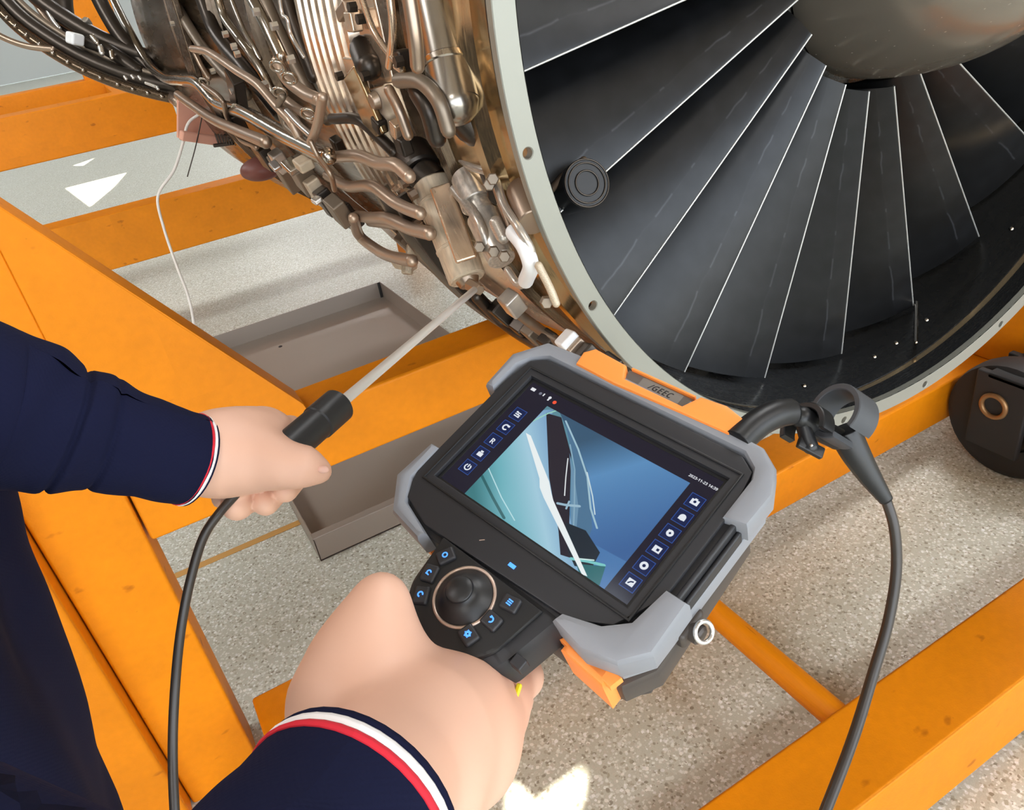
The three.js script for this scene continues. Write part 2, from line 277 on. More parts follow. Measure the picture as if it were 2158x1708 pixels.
/* ---------------------------------------------------------------- the turbofan engine */
{
  const t = thing('turbofan_engine', 'large jet engine with black fan blades, grey intake ring and many brown pipes', 'engine');
  const P = (name, g, m, label) => mesh(name, g, m, t, label);
  // front flange with its bolt holes
  {
    const s = new THREE.Shape(); s.absarc(0, 0, 0.812, 0, Math.PI * 2); const h = new THREE.Path(); h.absarc(0, 0, 0.781, 0, Math.PI * 2, true); s.holes.push(h);
    for (let k = 0; k < 21; k++) { const a = (-171.2 + k * 360 / 21) * Math.PI / 180, c = new THREE.Path(); c.absarc(Math.cos(a) * 0.799, Math.sin(a) * 0.799, 0.0068, 0, Math.PI * 2, true); s.holes.push(c); }
    const g = new THREE.ExtrudeGeometry(s, { depth: 0.012, bevelEnabled: true, bevelThickness: 0.0012, bevelSize: 0.0012, bevelOffset: -0.0012, bevelSegments: 1, curveSegments: 128 }); g.translate(EC.x, EC.y, EC.z - 0.0132);
    P('intake_flange', sharp(boxUV(g)), M.flange, 'pale grey bolted intake ring with small holes');
  }
  P('fan_duct_liner', lathe([[0.781, 0.0], [0.783, 0.03], [0.783, 0.05], [0.788, 0.052], [0.788, 0.062], [0.783, 0.064], [0.776, 0.13], [0.775, 0.34]]), M.liner, 'black inner wall of the fan duct');
  P('duct_end', lathe([[0.775, 0.34], [0.70, 0.36], [0.15, 0.36]], 96), M.liner);
  P('fan_case', lathe([[0.79, 0.014], [0.786, 0.03], [0.784, 0.11], [0.8, 0.125], [0.8, 0.15], [0.787, 0.16], [0.787, 0.27]], 192), M.goldcase, 'smooth golden brown fan case');
  P('fan_case_stiffener', lathe([[0.787, 0.27], [0.80, 0.275], [0.80, 0.30], [0.784, 0.305], [0.76, 0.325], [0.755, 0.50]], 160), M.casing);
  // grooved ring
  { const pr = [[0.755, 0.49], [0.79, 0.50]]; for (let i = 0; i < 7; i++) { const s = 0.505 + i * 0.043; pr.push([0.797, s], [0.812, s + 0.004], [0.812, s + 0.022], [0.797, s + 0.027]); } pr.push([0.79, 0.81], [0.765, 0.82]); P('grooved_ring', lathe(pr, 192), M.tan, 'bright tan ring with machined grooves'); }
  P('core_casing', lathe([[0.765, 0.82], [0.765, 1.3], [0.79, 1.305], [0.79, 1.33], [0.765, 1.335], [0.772, 1.75], [0.80, 1.755], [0.80, 1.78], [0.782, 1.785], [0.83, 2.2], [0.85, 2.205], [0.85, 2.23], [0.836, 2.235], [0.868, 2.6], [0.87, 3.0], [0.80, 3.3], [0.0, 3.32]], 160), M.casing);
  // lower thin flange ring that stands proud near the front
  { const A = (-100) * Math.PI / 180, B2 = (-163) * Math.PI / 180; // partial lathe built by hand
    const g = new THREE.ExtrudeGeometry((() => { const s = new THREE.Shape(); s.absarc(0, 0, 0.862, A, B2, true); s.absarc(0, 0, 0.836, B2, A, false); return s; })(), { depth: 0.01, bevelEnabled: true, bevelSize: 0.0015, bevelThickness: 0.0015, bevelSegments: 1, curveSegments: 64 }); g.translate(EC.x, EC.y, EC.z - 0.53);
    P('lower_flange', sharp(boxUV(g)), M.pipedull);
    const g2 = g.clone().translate(0, 0, 0.09); P('lower_flange', sharp(boxUV(g2)), M.darkmetal); }
  // fan
  const NB = 21, th0 = -174.9, dth = 360 / NB;
  const bladeMap = tex(256, 256, (i, j) => {                                          // u along the chord, v along the span
    const u = i / 255, v = j / 255, w = 0.16 + perlin.noise(v * 11, 3.3, 0) * 0.02 + perlin.noise(v * 34, 7.7, 0) * 0.008, d = Math.abs(u - w), on = perlin.noise(v * 16, 1.5, 2) > -0.12 && v > 0.08 && v < 0.93 ? 1 : 0.15;
    const line = Math.max(0, 1 - d / 0.011) * on, base = 34 + fbm(u * 6, v * 14, 4, 2) * 20, front = u < w ? 6 : 0;
    const s = base + front + line * 50; return [s, s, s * 1.03];
  });
  const bladeMat = mat([0.42, 0.43, 0.45], 0.36, 0.35, { map: bladeMap });
  const bladePt = (u, v, side) => {                                                  // span v: root to tip, chord u: leading to trailing edge
    const ra = -13.25 * Math.PI / 180, lx = 0.215 * Math.cos(ra) * (1 - v) + 0.768 * v, ly = 0.215 * Math.sin(ra) * (1 - v), R = Math.hypot(lx, ly), s0 = 0.110 + 0.057 * v, thLE = Math.atan2(ly, lx) * 180 / Math.PI, chord = 0.17 + 0.11 * v, st = (28 + 36 * v) * Math.PI / 180;
    const camber = 0.10 * chord * Math.sin(Math.PI * u) * (1 - 0.45 * v), ds = chord * u * Math.cos(st), tg = chord * u * Math.sin(st);
    const thick = side * (0.0085 - 0.0045 * v) * Math.min(1, Math.sqrt(u * 6) * (1 - u * u * 0.9)) * 0.5;
    const s = s0 + ds - (camber + thick) * Math.sin(st), tan = tg + (camber + thick) * Math.cos(st), a = thLE * Math.PI / 180 - tan / R;
    return [R, s, a];
  };
  const bladeGeo = (() => {
    const nu = 18, nv = 26, parts = [];
    for (const side of [1, -1]) {
      const p = [], uv = [], id = [];
      for (let j = 0; j <= nv; j++) for (let i = 0; i <= nu; i++) { const u = (i / nu) ** 1.6, v = j / nv, [R, s, a] = bladePt(u, v, side); p.push(R * Math.cos(a), R * Math.sin(a), -s); uv.push(u, v); }
      for (let j = 0; j < nv; j++) for (let i = 0; i < nu; i++) { const a = j * (nu + 1) + i, b = a + 1, c = a + nu + 1, d = c + 1; side > 0 ? id.push(a, c, b, b, c, d) : id.push(a, b, c, b, d, c); }
      const g = new THREE.BufferGeometry(); g.setAttribute('position', new THREE.Float32BufferAttribute(p, 3)); g.setAttribute('uv', new THREE.Float32BufferAttribute(uv, 2)); g.setIndex(id); g.computeVertexNormals(); parts.push(g);
    }
    return mergeGeometries(parts);
  })();
  const edgeGeo = (() => { const pts = []; for (let j = 0; j <= 12; j++) { const [R, s, a] = bladePt(0, j / 12, 0); pts.push(V(R * Math.cos(a), R * Math.sin(a), -s)); } return tube(pts, 0.0017, 24, 8); })();
  for (let k = 0; k < NB; k++) {
    const b = P('fan_blade', bladeGeo, bladeMat, k ? undefined : 'black fan blade with worn streak'); b.position.copy(EC); b.rotation.z = (th0 + k * dth) * Math.PI / 180;
    mesh('leading_edge', edgeGeo, M.edge, b);
  }
  { const g = new THREE.LatheGeometry(Array.from({ length: 40 }, (_, i) => { const q = i / 39, z = 0.34 * q; return new THREE.Vector2(0.197 * Math.sqrt(Math.max(0, 1 - q * q)), z); }), 96); g.rotateX(Math.PI / 2); g.translate(EC.x, EC.y, EC.z - 0.155); P('spinner', g, M.spinner, 'rounded brown grey metal nose cone'); }
  P('fan_hub', lathe([[0.0, 0.15], [0.19, 0.156], [0.205, 0.165], [0.225, 0.3], [0.23, 0.36]], 96), M.liner);
  { const a = onZ(1931, 638, EC.z - 0.165), b = onZ(1930, 722, EC.z - 0.075); P('sensor_rod', capped([a, b], 0.0042, 6), M.steel, 'short silver rod on the black duct wall'); }
  for (const [x, y] of [[1957, 732], [1850, 602], [1888, 705], [2060, 310], [1720, 690]]) { const p = onZ(x, y, EC.z - 0.12), q = radial(p).multiplyScalar(0.779).add(V(EC.x, EC.y, p.z)); const g = new THREE.SphereGeometry(0.006, 10, 8); g.translate(q.x, q.y, q.z); P('rivet', g, M.steel); }
  { // round black probe mounted inside the intake
    const a = at(1190, 412, 1.215), b = at(1237, 386, 1.13), d = b.clone().sub(a).normalize();
    P('intake_probe', cyl(a, b, 0.031, 0.036, 32, 0.003), M.black, 'round black probe body inside the intake');
    const ring = (r, w, o) => { const g = new THREE.TorusGeometry(r, w, 8, 40); g.applyQuaternion(new THREE.Quaternion().setFromUnitVectors(V(0, 0, 1), d)); const c = b.clone().addScaledVector(d, o); g.translate(c.x, c.y, c.z); return g; };
    P('probe_rim', ring(0.0345, 0.0014, 0), M.darkmetal); P('probe_rim', ring(0.029, 0.0012, 0.001), M.darkmetal); P('probe_rim', ring(0.018, 0.0014, 0.001), M.darkmetal);
    P('probe_arm', capped([at(1160, 402, 1.16), at(1195, 365, 1.14), at(1230, 338, 1.14)], 0.006, 10), M.steelwarm);
  }

  /* outside of the engine: pipes, brackets, fittings. Each pipe follows the casing at its own radius. */
  const pipe = (px, R, r, m, name = 'pipe', label) => P(name, capped(px.map(([x, y, k = R]) => onEng(x, y, k)), r, px.length * 8, 10), m, label);
  const clampOn = (x, y, R, r, dir) => { const p = onEng(x, y, R), g = new THREE.TorusGeometry(r, r * 0.28, 8, 20); g.applyQuaternion(new THREE.Quaternion().setFromUnitVectors(V(0, 0, 1), dir)); g.translate(p.x, p.y, p.z); P('pipe_clamp', g, M.steel); };
  const bolt = (x, y, R, r = 0.007, m = M.chrome) => { const p = onEng(x, y, R), n = radial(p), g = new THREE.CylinderGeometry(r, r, 0.012, 6); g.applyQuaternion(lookQ(n)); g.translate(p.x, p.y, p.z); P('bolt', sharp(g), m); };
  const block = (x, y, R, w, h, d, m, turn = 0, name = 'bracket', label) => {            // w around, h along the axis, d outwards
    const p = onEng(x, y, R), n = radial(p), z = V(0, 0, 1), q = new THREE.Quaternion().setFromRotationMatrix(new THREE.Matrix4().makeBasis(V().crossVectors(z, n), z, n)); q.multiply(new THREE.Quaternion().setFromAxisAngle(V(0, 0, 1), turn));
    return P(name, boxAt(w, h, d, p, q, 0.004), m, label);
  };
  // tall shiny canister and dark strip beside the fan case
  const CAN = [at(898, -90, 1.0), at(915, 0, 1.0), at(938, 110, 1.0), at(960, 215, 1.0)];
  P('canister', capped(CAN, 0.031, 30, 28), M.canister, 'tall shiny grey canister'); P('canister_band', cyl(at(941, 124, 1.0), at(944, 140, 1.0), 0.033, 0.033, 28), M.steel);
  P('canister_foot', capped([at(975, 240, 1.05), at(1000, 268, 1.06)], 0.026, 6, 14), M.darkmetal);
  pipe([[860, -20], [875, 80], [880, 140]], 0.87, 0.009, M.steelwarm); pipe([[820, -20], [828, 60], [820, 140]], 0.83, 0.006, M.tan);
  pipe([[760, -10], [790, 70], [850, 150], [835, 140]], 0.83, 0.005, M.tan);
  // dark clutter and brackets between ring and fan case
  block(765, 150, 0.80, 0.05, 0.09, 0.03, M.tan); block(790, 60, 0.795, 0.16, 0.10, 0.02, M.tan, 0.1, 'cover_plate', 'flat tan cover plate');
  block(770, 220, 0.83, 0.11, 0.08, 0.012, M.goldcase, 0.3, 'cover_plate', 'golden plate with a round boss'); { const p = onEng(797, 210, 0.845), n = radial(p); P('boss', cyl(p, p.clone().addScaledVector(n, 0.012), 0.014, 0.012, 20), M.steelwarm); }
  P('dark_boss', capped([onEng(765, 105, 0.81), onEng(778, 140, 0.82)], 0.022, 6, 14), M.darkmetal); block(850, 128, 0.82, 0.03, 0.02, 0.02, M.darkmetal); block(735, 22, 0.81, 0.02, 0.05, 0.03, M.steelwarm, 0.3); block(745, 45, 0.82, 0.03, 0.03, 0.02, M.tan);
  for (const [x, y] of [[742, 15], [760, 40], [840, 130], [715, 160], [770, 160]]) bolt(x, y, 0.835, 0.008, M.darkmetal);
  pipe([[880, 190], [905, 235], [920, 290]], 0.84, 0.014, M.darkmetal, 'elbow_pipe'); pipe([[820, 190], [840, 230], [860, 285]], 0.85, 0.008, M.steelwarm);
  pipe([[840, 170], [890, 175], [925, 215], [945, 275]], 0.85, 0.010, M.pipedull); pipe([[700, 250], [760, 255], [800, 290], [830, 320]], 0.83, 0.010, M.darkmetal);
  for (const [x, y, w, h, m] of [[800, 262, .025, .025, M.darkmetal], [838, 272, .03, .02, M.tan], [850, 305, .03, .03, M.darkmetal], [712, 305, .03, .03, M.darkmetal]]) block(x, y, 0.83, w, h, 0.02, m, rr(-0.6, 0.6));
  // the valve body that takes the guide tube
  {
    const a = at(912, 385, 1.276), b = at(985, 590, 1.252), d = b.clone().sub(a).normalize(), f = (k) => a.clone().lerp(b, k);
    const body = P('valve_body', cyl(f(0), f(1), 0.035, 0.031, 36, 0.003), M.cream, 'cream cylindrical valve body');
    mesh('body_band', cyl(f(0.18), f(0.22), 0.0365, 0.036, 36), M.cream, body); mesh('body_band', cyl(f(0.66), f(0.7), 0.034, 0.0335, 36), M.cream, body);
    const cap = P('valve_cap', mergeGeometries([cyl(at(862, 322, 1.30), at(888, 366, 1.28), 0.037, 0.037, 36, 0.004), cyl(at(884, 360, 1.28), f(0.02), 0.028, 0.03, 30)]), M.darkmetal, 'slotted dark grey round cap');
    mesh('cap_slot', boxAt(0.006, 0.004, 0.06, at(861, 320, 1.30), lookQ(d), 0.002), M.black, cap);
    P('tube_port', mergeGeometries([cyl(f(0.99), f(1.06), 0.02, 0.016, 24), cyl(at(990, 600, 1.238), at(1012, 612, 1.214), 0.011, 0.009, 6)]), M.steelwarm, 'small metal port where the guide tube enters');
    // second body with clamp plates
    const c = at(985, 372, 1.192), e = at(1058, 548, 1.127), g = (k) => c.clone().lerp(e, k);
    P('actuator_body', mergeGeometries([cyl(g(0), g(0.35), 0.026, 0.028, 28), cyl(g(0.34), g(0.5), 0.02, 0.02, 24), cyl(g(0.5), g(1), 0.027, 0.021, 28)]), M.pale, 'pale grey actuator body');
    P('actuator_arm', mergeGeometries([capped([at(958, 400, 1.197), at(1010, 470, 1.124), at(1035, 540, 1.131)], 0.008, 16), capped([at(1045, 470, 1.077), at(1060, 500, 1.075)], 0.01, 6)]), M.pale);
    P('actuator_strap', capped([at(960, 325, 1.203), at(990, 350, 1.146), at(1040, 372, 1.075), at(1062, 430, 1.043), at(1092, 480, 1.002), at(1120, 530, 1.006), at(1112, 585, 1.061), at(1092, 600, 1.110), at(1070, 570, 1.121)], 0.006, 60), M.pale, 'pale curved metal strap');
    P('band_loop', capped([at(1082, 490, 1.028), at(1105, 520, 1.007), at(1118, 556, 1.018), at(1108, 592, 1.071)], 0.011, 30, 14), M.whiteplastic, 'white curved band');
    P('support_strut', mergeGeometries([capped([at(1135, 560, 1.002), at(1160, 610, 1.010), at(1172, 640, 1.018)], 0.0055, 14)]), M.cream);
    for (const [x, y, z] of [[1038, 378, 1.05], [1062, 540, 1.08], [1010, 520, 1.13], [1040, 530, 1.1], [1150, 636, 1.04], [1030, 390, 1.06]]) { const p = at(x, y, z); P('hex_nut', cyl(p, p.clone().add(V(-0.006, 0.004, 0.014)), 0.009, 0.008, 6, 0.001), M.pipedull); }
    P('side_flange', boxAt(0.035, 0.13, 0.01, at(955, 470, 1.208), lookQ(d), 0.004), M.tan); P('side_flange', boxAt(0.014, 0.11, 0.014, at(1060, 430, 1.077), lookQ(d), 0.004), M.steelwarm);
    P('gear_housing', cyl(at(1040, 320, 1.163), at(1070, 400, 1.098), 0.032, 0.03, 28), M.darkmetal); P('gear_housing', cyl(at(1100, 400, 1.049), at(1125, 470, 1.006), 0.022, 0.02, 24), M.steelwarm);
    P('hose_elbow', capped([at(985, 330, 1.192), at(1030, 300, 1.158), at(1085, 330, 1.081)], 0.009, 16), M.pipedull);
  }
  // hydraulic lines crossing to the valve
  pipe([[640, 330], [690, 332], [760, 330], [800, 345], [838, 350], [862, 372]], 0.87, 0.0108, M.pipewarm); pipe([[690, 370], [730, 392], [790, 395], [830, 425], [858, 440], [885, 450]], 0.87, 0.0108, M.pipewarm);
  pipe([[690, 400], [720, 440], [770, 458], [820, 462], [865, 482], [905, 492]], 0.87, 0.0118, M.pipewarm); pipe([[745, 460], [760, 500], [800, 530], [845, 546], [868, 550]], 0.89, 0.012, M.pipewarm, 'pipe', 'brown pipe looping below the casing');
  pipe([[780, 468], [820, 472], [850, 475]], 0.86, 0.010, M.pipewarm);
  { const a = at(835, 548, 1.62), b = at(872, 556, 1.60); P('union_nut', mergeGeometries([cyl(a, b, 0.018, 0.018, 6), cyl(at(860, 548, 1.6), at(858, 578, 1.6), 0.014, 0.012, 6), cyl(at(866, 515, 1.6), at(866, 545, 1.6), 0.009, 0.012, 12)]), M.cream, 'pale union nut on the looping pipe'); }
  block(900, 545, 0.83, 0.16, 0.05, 0.03, M.pipedull, 0.1); block(850, 500, 0.82, 0.12, 0.12, 0.03, M.tan, 0.1); block(870, 440, 0.81, 0.10, 0.05, 0.03, M.tan, 0.2);
  for (const [x, y] of [[880, 470], [885, 500], [905, 520], [870, 410], [850, 385], [915, 545]]) bolt(x, y, 0.85, 0.009, M.steelwarm);
  // lower edge behind the screen: dark fittings along the ring
  for (const [x, y, m, w] of [[1040, 655, M.chrome, .02], [1060, 660, M.darkmetal, .05], [1100, 690, M.darkmetal, .04], [1130, 705, M.pipedull, .05], [1200, 722, M.whiteplastic, .028], [1215, 735, M.steelwarm, .03], [1165, 725, M.darkmetal, .05], [1250, 760, M.darkmetal, .05], [1290, 780, M.darkmetal, .05], [1080, 640, M.pale, .04]]) block(x, y, 0.845, w, 0.03, 0.03, m, rr(-0.4, 0.4), 'lower_fitting');
  pipe([[1005, 625], [1060, 680], [1130, 725], [1200, 755], [1300, 790]], 0.855, 0.012, M.darkmetal); pipe([[1080, 650], [1130, 690], [1200, 735], [1270, 770]], 0.84, 0.009, M.pipedull);
  // circumferential pipes of the core
  const S = M.steel, Wm = M.pipewarm, D = M.pipedull;
  pipe([[225, -30], [270, 60], [310, 130], [345, 163], [385, 170], [420, 178], [455, 215], [520, 240], [600, 285], [690, 330]], 0.90, 0.017, S, 'pipe', 'thick bright steel pipe bending along the casing');
  pipe([[205, -30], [240, 50], [290, 130], [345, 190], [375, 215]], 0.895, 0.022, M.steelwarm, 'pipe', 'broad shiny pipe');
  pipe([[375, 200], [410, 225], [450, 252], [500, 275], [560, 300]], 0.93, 0.014, M.steelwarm);
  pipe([[455, -20], [470, 30], [500, 75], [530, 115], [560, 165], [572, 190]], 0.86, 0.010, S); pipe([[480, -20], [510, 55], [535, 100], [548, 125]], 0.85, 0.006, S);
  pipe([[522, -20], [560, 50], [592, 118]], 0.865, 0.013, S); pipe([[588, -10], [595, 30], [605, 40], [612, 70], [640, 120]], 0.855, 0.0035, M.chrome, 'lock_wire');
  pipe([[405, 103], [440, 110], [500, 150], [545, 180], [580, 220], [615, 260], [635, 300]], 0.90, 0.009, Wm); pipe([[408, 106], [425, 140], [440, 165]], 0.90, 0.007, M.steelwarm);
  pipe([[430, 180], [470, 215], [480, 250], [500, 285], [540, 310]], 0.92, 0.007, M.steelwarm); pipe([[585, 130], [600, 160], [640, 195], [670, 210]], 0.87, 0.012, Wm);
  pipe([[605, 235], [630, 262], [655, 285]], 0.90, 0.006, M.chrome); pipe([[680, 205], [670, 260], [655, 300]], 0.91, 0.008, Wm); pipe([[595, 205], [620, 225], [665, 255]], 0.88, 0.009, Wm);
  pipe([[655, 300], [670, 330], [695, 365], [705, 400]], 0.92, 0.005, M.steelwarm); pipe([[595, 205], [588, 225], [600, 260], [625, 285]], 0.90, 0.007, D);
  block(500, 195, 0.87, 0.05, 0.17, 0.03, M.darkmetal, 0.6, 'black_duct', 'dark matt duct among the pipes'); block(380, 60, 0.84, 0.35, 0.16, 0.02, M.casing, 0, 'casing_panel'); block(330, 60, 0.80, 0.3, 0.12, 0.02, M.goldcase, 0, 'casing_panel');
  for (const [x, y] of [[363, 50], [448, 150], [490, 192], [578, 55], [613, 125], [475, 72], [493, 98], [500, 114], [558, 178], [560, 190], [540, 25], [418, 110]]) bolt(x, y, 0.885, 0.008);
  for (const [x, y, m] of [[590, 195, M.steel], [500, 228, M.steel], [585, 140, M.steelwarm], [610, 165, M.steelwarm], [430, 172, M.steel], [650, 240, M.steel]]) clampOn(x, y, 0.90, 0.012, V(0.5, 0.6, -0.6).normalize());
  pipe([[365, 0], [420, 90], [470, 150], [520, 200]], 0.83, 0.016, D); pipe([[420, -20], [450, 60], [520, 150], [590, 240]], 0.80, 0.02, M.darkmetal); pipe([[550, -20], [590, 70], [640, 170], [690, 250]], 0.81, 0.014, D); pipe([[600, -10], [625, 70], [660, 160]], 0.81, 0.014, M.darkmetal);
  // fittings along the lower silhouette
  for (const [x, y, R, w, h, d, m] of [[560, 330, .9, .06, .09, .03, M.darkmetal], [590, 340, .9, .05, .04, .03, M.pale], [600, 365, .9, .10, .05, .03, M.pipedull], [640, 370, .9, .07, .06, .04, M.pipedull], [665, 400, .9, .06, .05, .03, M.cream], [690, 425, .9, .06, .04, .03, M.darkmetal], [715, 445, .9, .06, .05, .03, M.pipedull], [545, 310, .9, .04, .06, .03, M.steelwarm], [640, 345, .92, .02, .04, .03, M.cream], [615, 350, .92, .015, .05, .03, M.steel], [500, 255, .9, .05, .05, .03, M.darkmetal], [470, 235, .9, .05, .1, .03, M.darkmetal], [735, 455, .88, .06, .05, .03, M.darkmetal], [580, 350, .93, .012, .03, .02, M.chrome], [668, 422, .92, .012, .03, .02, M.chrome]]) block(x, y, R, w, h, d, m, rr(-0.5, 0.5), 'casing_fitting');
  { const p = at(552, 355, 2.55), g = new THREE.SphereGeometry(0.062, 24, 16); g.scale(1.15, 0.62, 1); g.translate(p.x, p.y, p.z); P('blanking_cap', g, M.redcap, 'dark red brown rubber blanking cap'); }
  P('blanking_cover', boxAt(0.16, 0.15, 0.012, at(415, 250, 3.0), new THREE.Quaternion().setFromEuler(new THREE.Euler(0.2, 0.3, -0.35)), 0.004), M.pink, 'pale pink protective cover'); P('cover_lip', boxAt(0.17, 0.035, 0.03, at(425, 292, 2.97), new THREE.Quaternion().setFromEuler(new THREE.Euler(0.2, 0.3, -0.45)), 0.006), M.pink);
  { const g = []; for (let i = 0; i < 7; i++) g.push(boxAt(0.006, 0.035, 0.02, at(457 + i * 6, 292 + i * 0.8, 2.95), null, 0.002)); g.push(boxAt(0.09, 0.012, 0.02, at(475, 304, 2.96), new THREE.Quaternion().setFromEuler(new THREE.Euler(0, 0, -0.1)), 0.003)); P('comb_connector', mergeGeometries(g), M.darkmetal); }
  // rear collar seen at the left: bolted rim and hanging pipes
  const rear = (px, d, r, m, name, label) => P(name, capped(px.map(([x, y, k = d]) => at(x, y, k)), r, px.length * 8, 10), m, label);
  const rim = [[-40, -30], [0, 22], [40, 62], [100, 105], [170, 145], [250, 178], [320, 198], [385, 212]];
  rear(rim, 3.1, 0.019, M.casing, 'rear_rim', 'curved rear rim set with bolts'); rear(rim.map(([x, y]) => [x + 12, y - 20]), 3.13, 0.03, M.darkmetal, 'rear_rim'); rear(rim.map(([x, y]) => [x + 26, y - 36]), 3.15, 0.014, M.pipedull, 'rear_rim'); rear(rim.map(([x, y]) => [x + 44, y - 62]), 3.2, 0.035, M.darkmetal, 'rear_rim');
  { const c = new THREE.CatmullRomCurve3(rim.map(([x, y]) => at(x, y, 3.075))); for (let i = 1; i < 15; i++) { const p = c.getPoint(i / 15.5), g = new THREE.SphereGeometry(0.0085, 10, 8); g.translate(p.x, p.y, p.z); P('rim_bolt', g, M.steel); } }
  rear([[-30, 60], [20, 85], [60, 98], [110, 104]], 3.08, 0.012, M.steelwarm, 'rear_pipe'); rear([[60, -20], [90, 30], [125, 70], [150, 90]], 3.2, 0.012, M.pipewarm, 'rear_pipe'); rear([[80, -20], [110, 40], [125, 60]], 3.18, 0.009, M.chrome, 'rear_pipe');
  rear([[125, -30], [128, 20], [140, 70], [170, 85]], 3.3, 0.05, M.darkmetal, 'rear_duct'); rear([[190, -40], [225, 30], [260, 85], [320, 150]], 3.2, 0.03, M.darkmetal, 'rear_duct');
  rear([[190, 92], [230, 108], [290, 150]], 3.15, 0.03, M.darkmetal, 'rear_duct'); rear([[195, 78], [205, 90]], 3.1, 0.012, M.steel, 'rear_fitting'); rear([[212, 100], [215, 112]], 3.1, 0.012, M.chrome, 'rear_fitting'); rear([[235, 110], [237, 122]], 3.1, 0.011, M.steel, 'rear_fitting');
  P('plastic_cap', boxAt(0.055, 0.045, 0.05, at(158, 82, 3.08), new THREE.Quaternion().setFromEuler(new THREE.Euler(0.3, 0.5, -0.5)), 0.01), M.whiteplastic, 'white plastic cap'); P('plastic_cap', boxAt(0.035, 0.035, 0.03, at(182, 48, 3.2), new THREE.Quaternion().setFromEuler(new THREE.Euler(0.3, 0.5, 0.3)), 0.008), M.pale);
  for (const [x, y, k] of [[263, 162, 0], [278, 160, 0], [293, 162, 0], [308, 175, 1], [330, 183, 0], [390, 190, 0]]) rear([[x, y], [x + (k ? 24 : 3), y + (k ? 9 : 4)]], 3.05, 0.007, M.chrome, 'rear_fitting');
  settle(t, V(EC.x, EC.y - 0.8, EC.z - 1.2));
}
{ // loose cords hanging from the engine
  single('white_cord', capped([at(425, 238, 2.96), at(398, 258, 2.95), at(386, 300, 2.95), at(366, 360, 2.95), at(338, 400, 2.96), at(332, 422, 2.98), at(345, 480, 3.0), at(372, 560, 3.0), at(398, 630, 3.0), at(412, 712, 3.02), at(416, 800, 3.05)], 0.0055, 90), M.cord, 'thin white cord hanging below the engine behind the yellow beams', 'cord');
  single('lock_wire', capped([at(427, 240, 2.94), at(412, 310, 2.94), at(395, 372, 2.95)], 0.0022, 16), M.darkmetal, 'short dark wire dangling beside the white cord', 'wire');
}

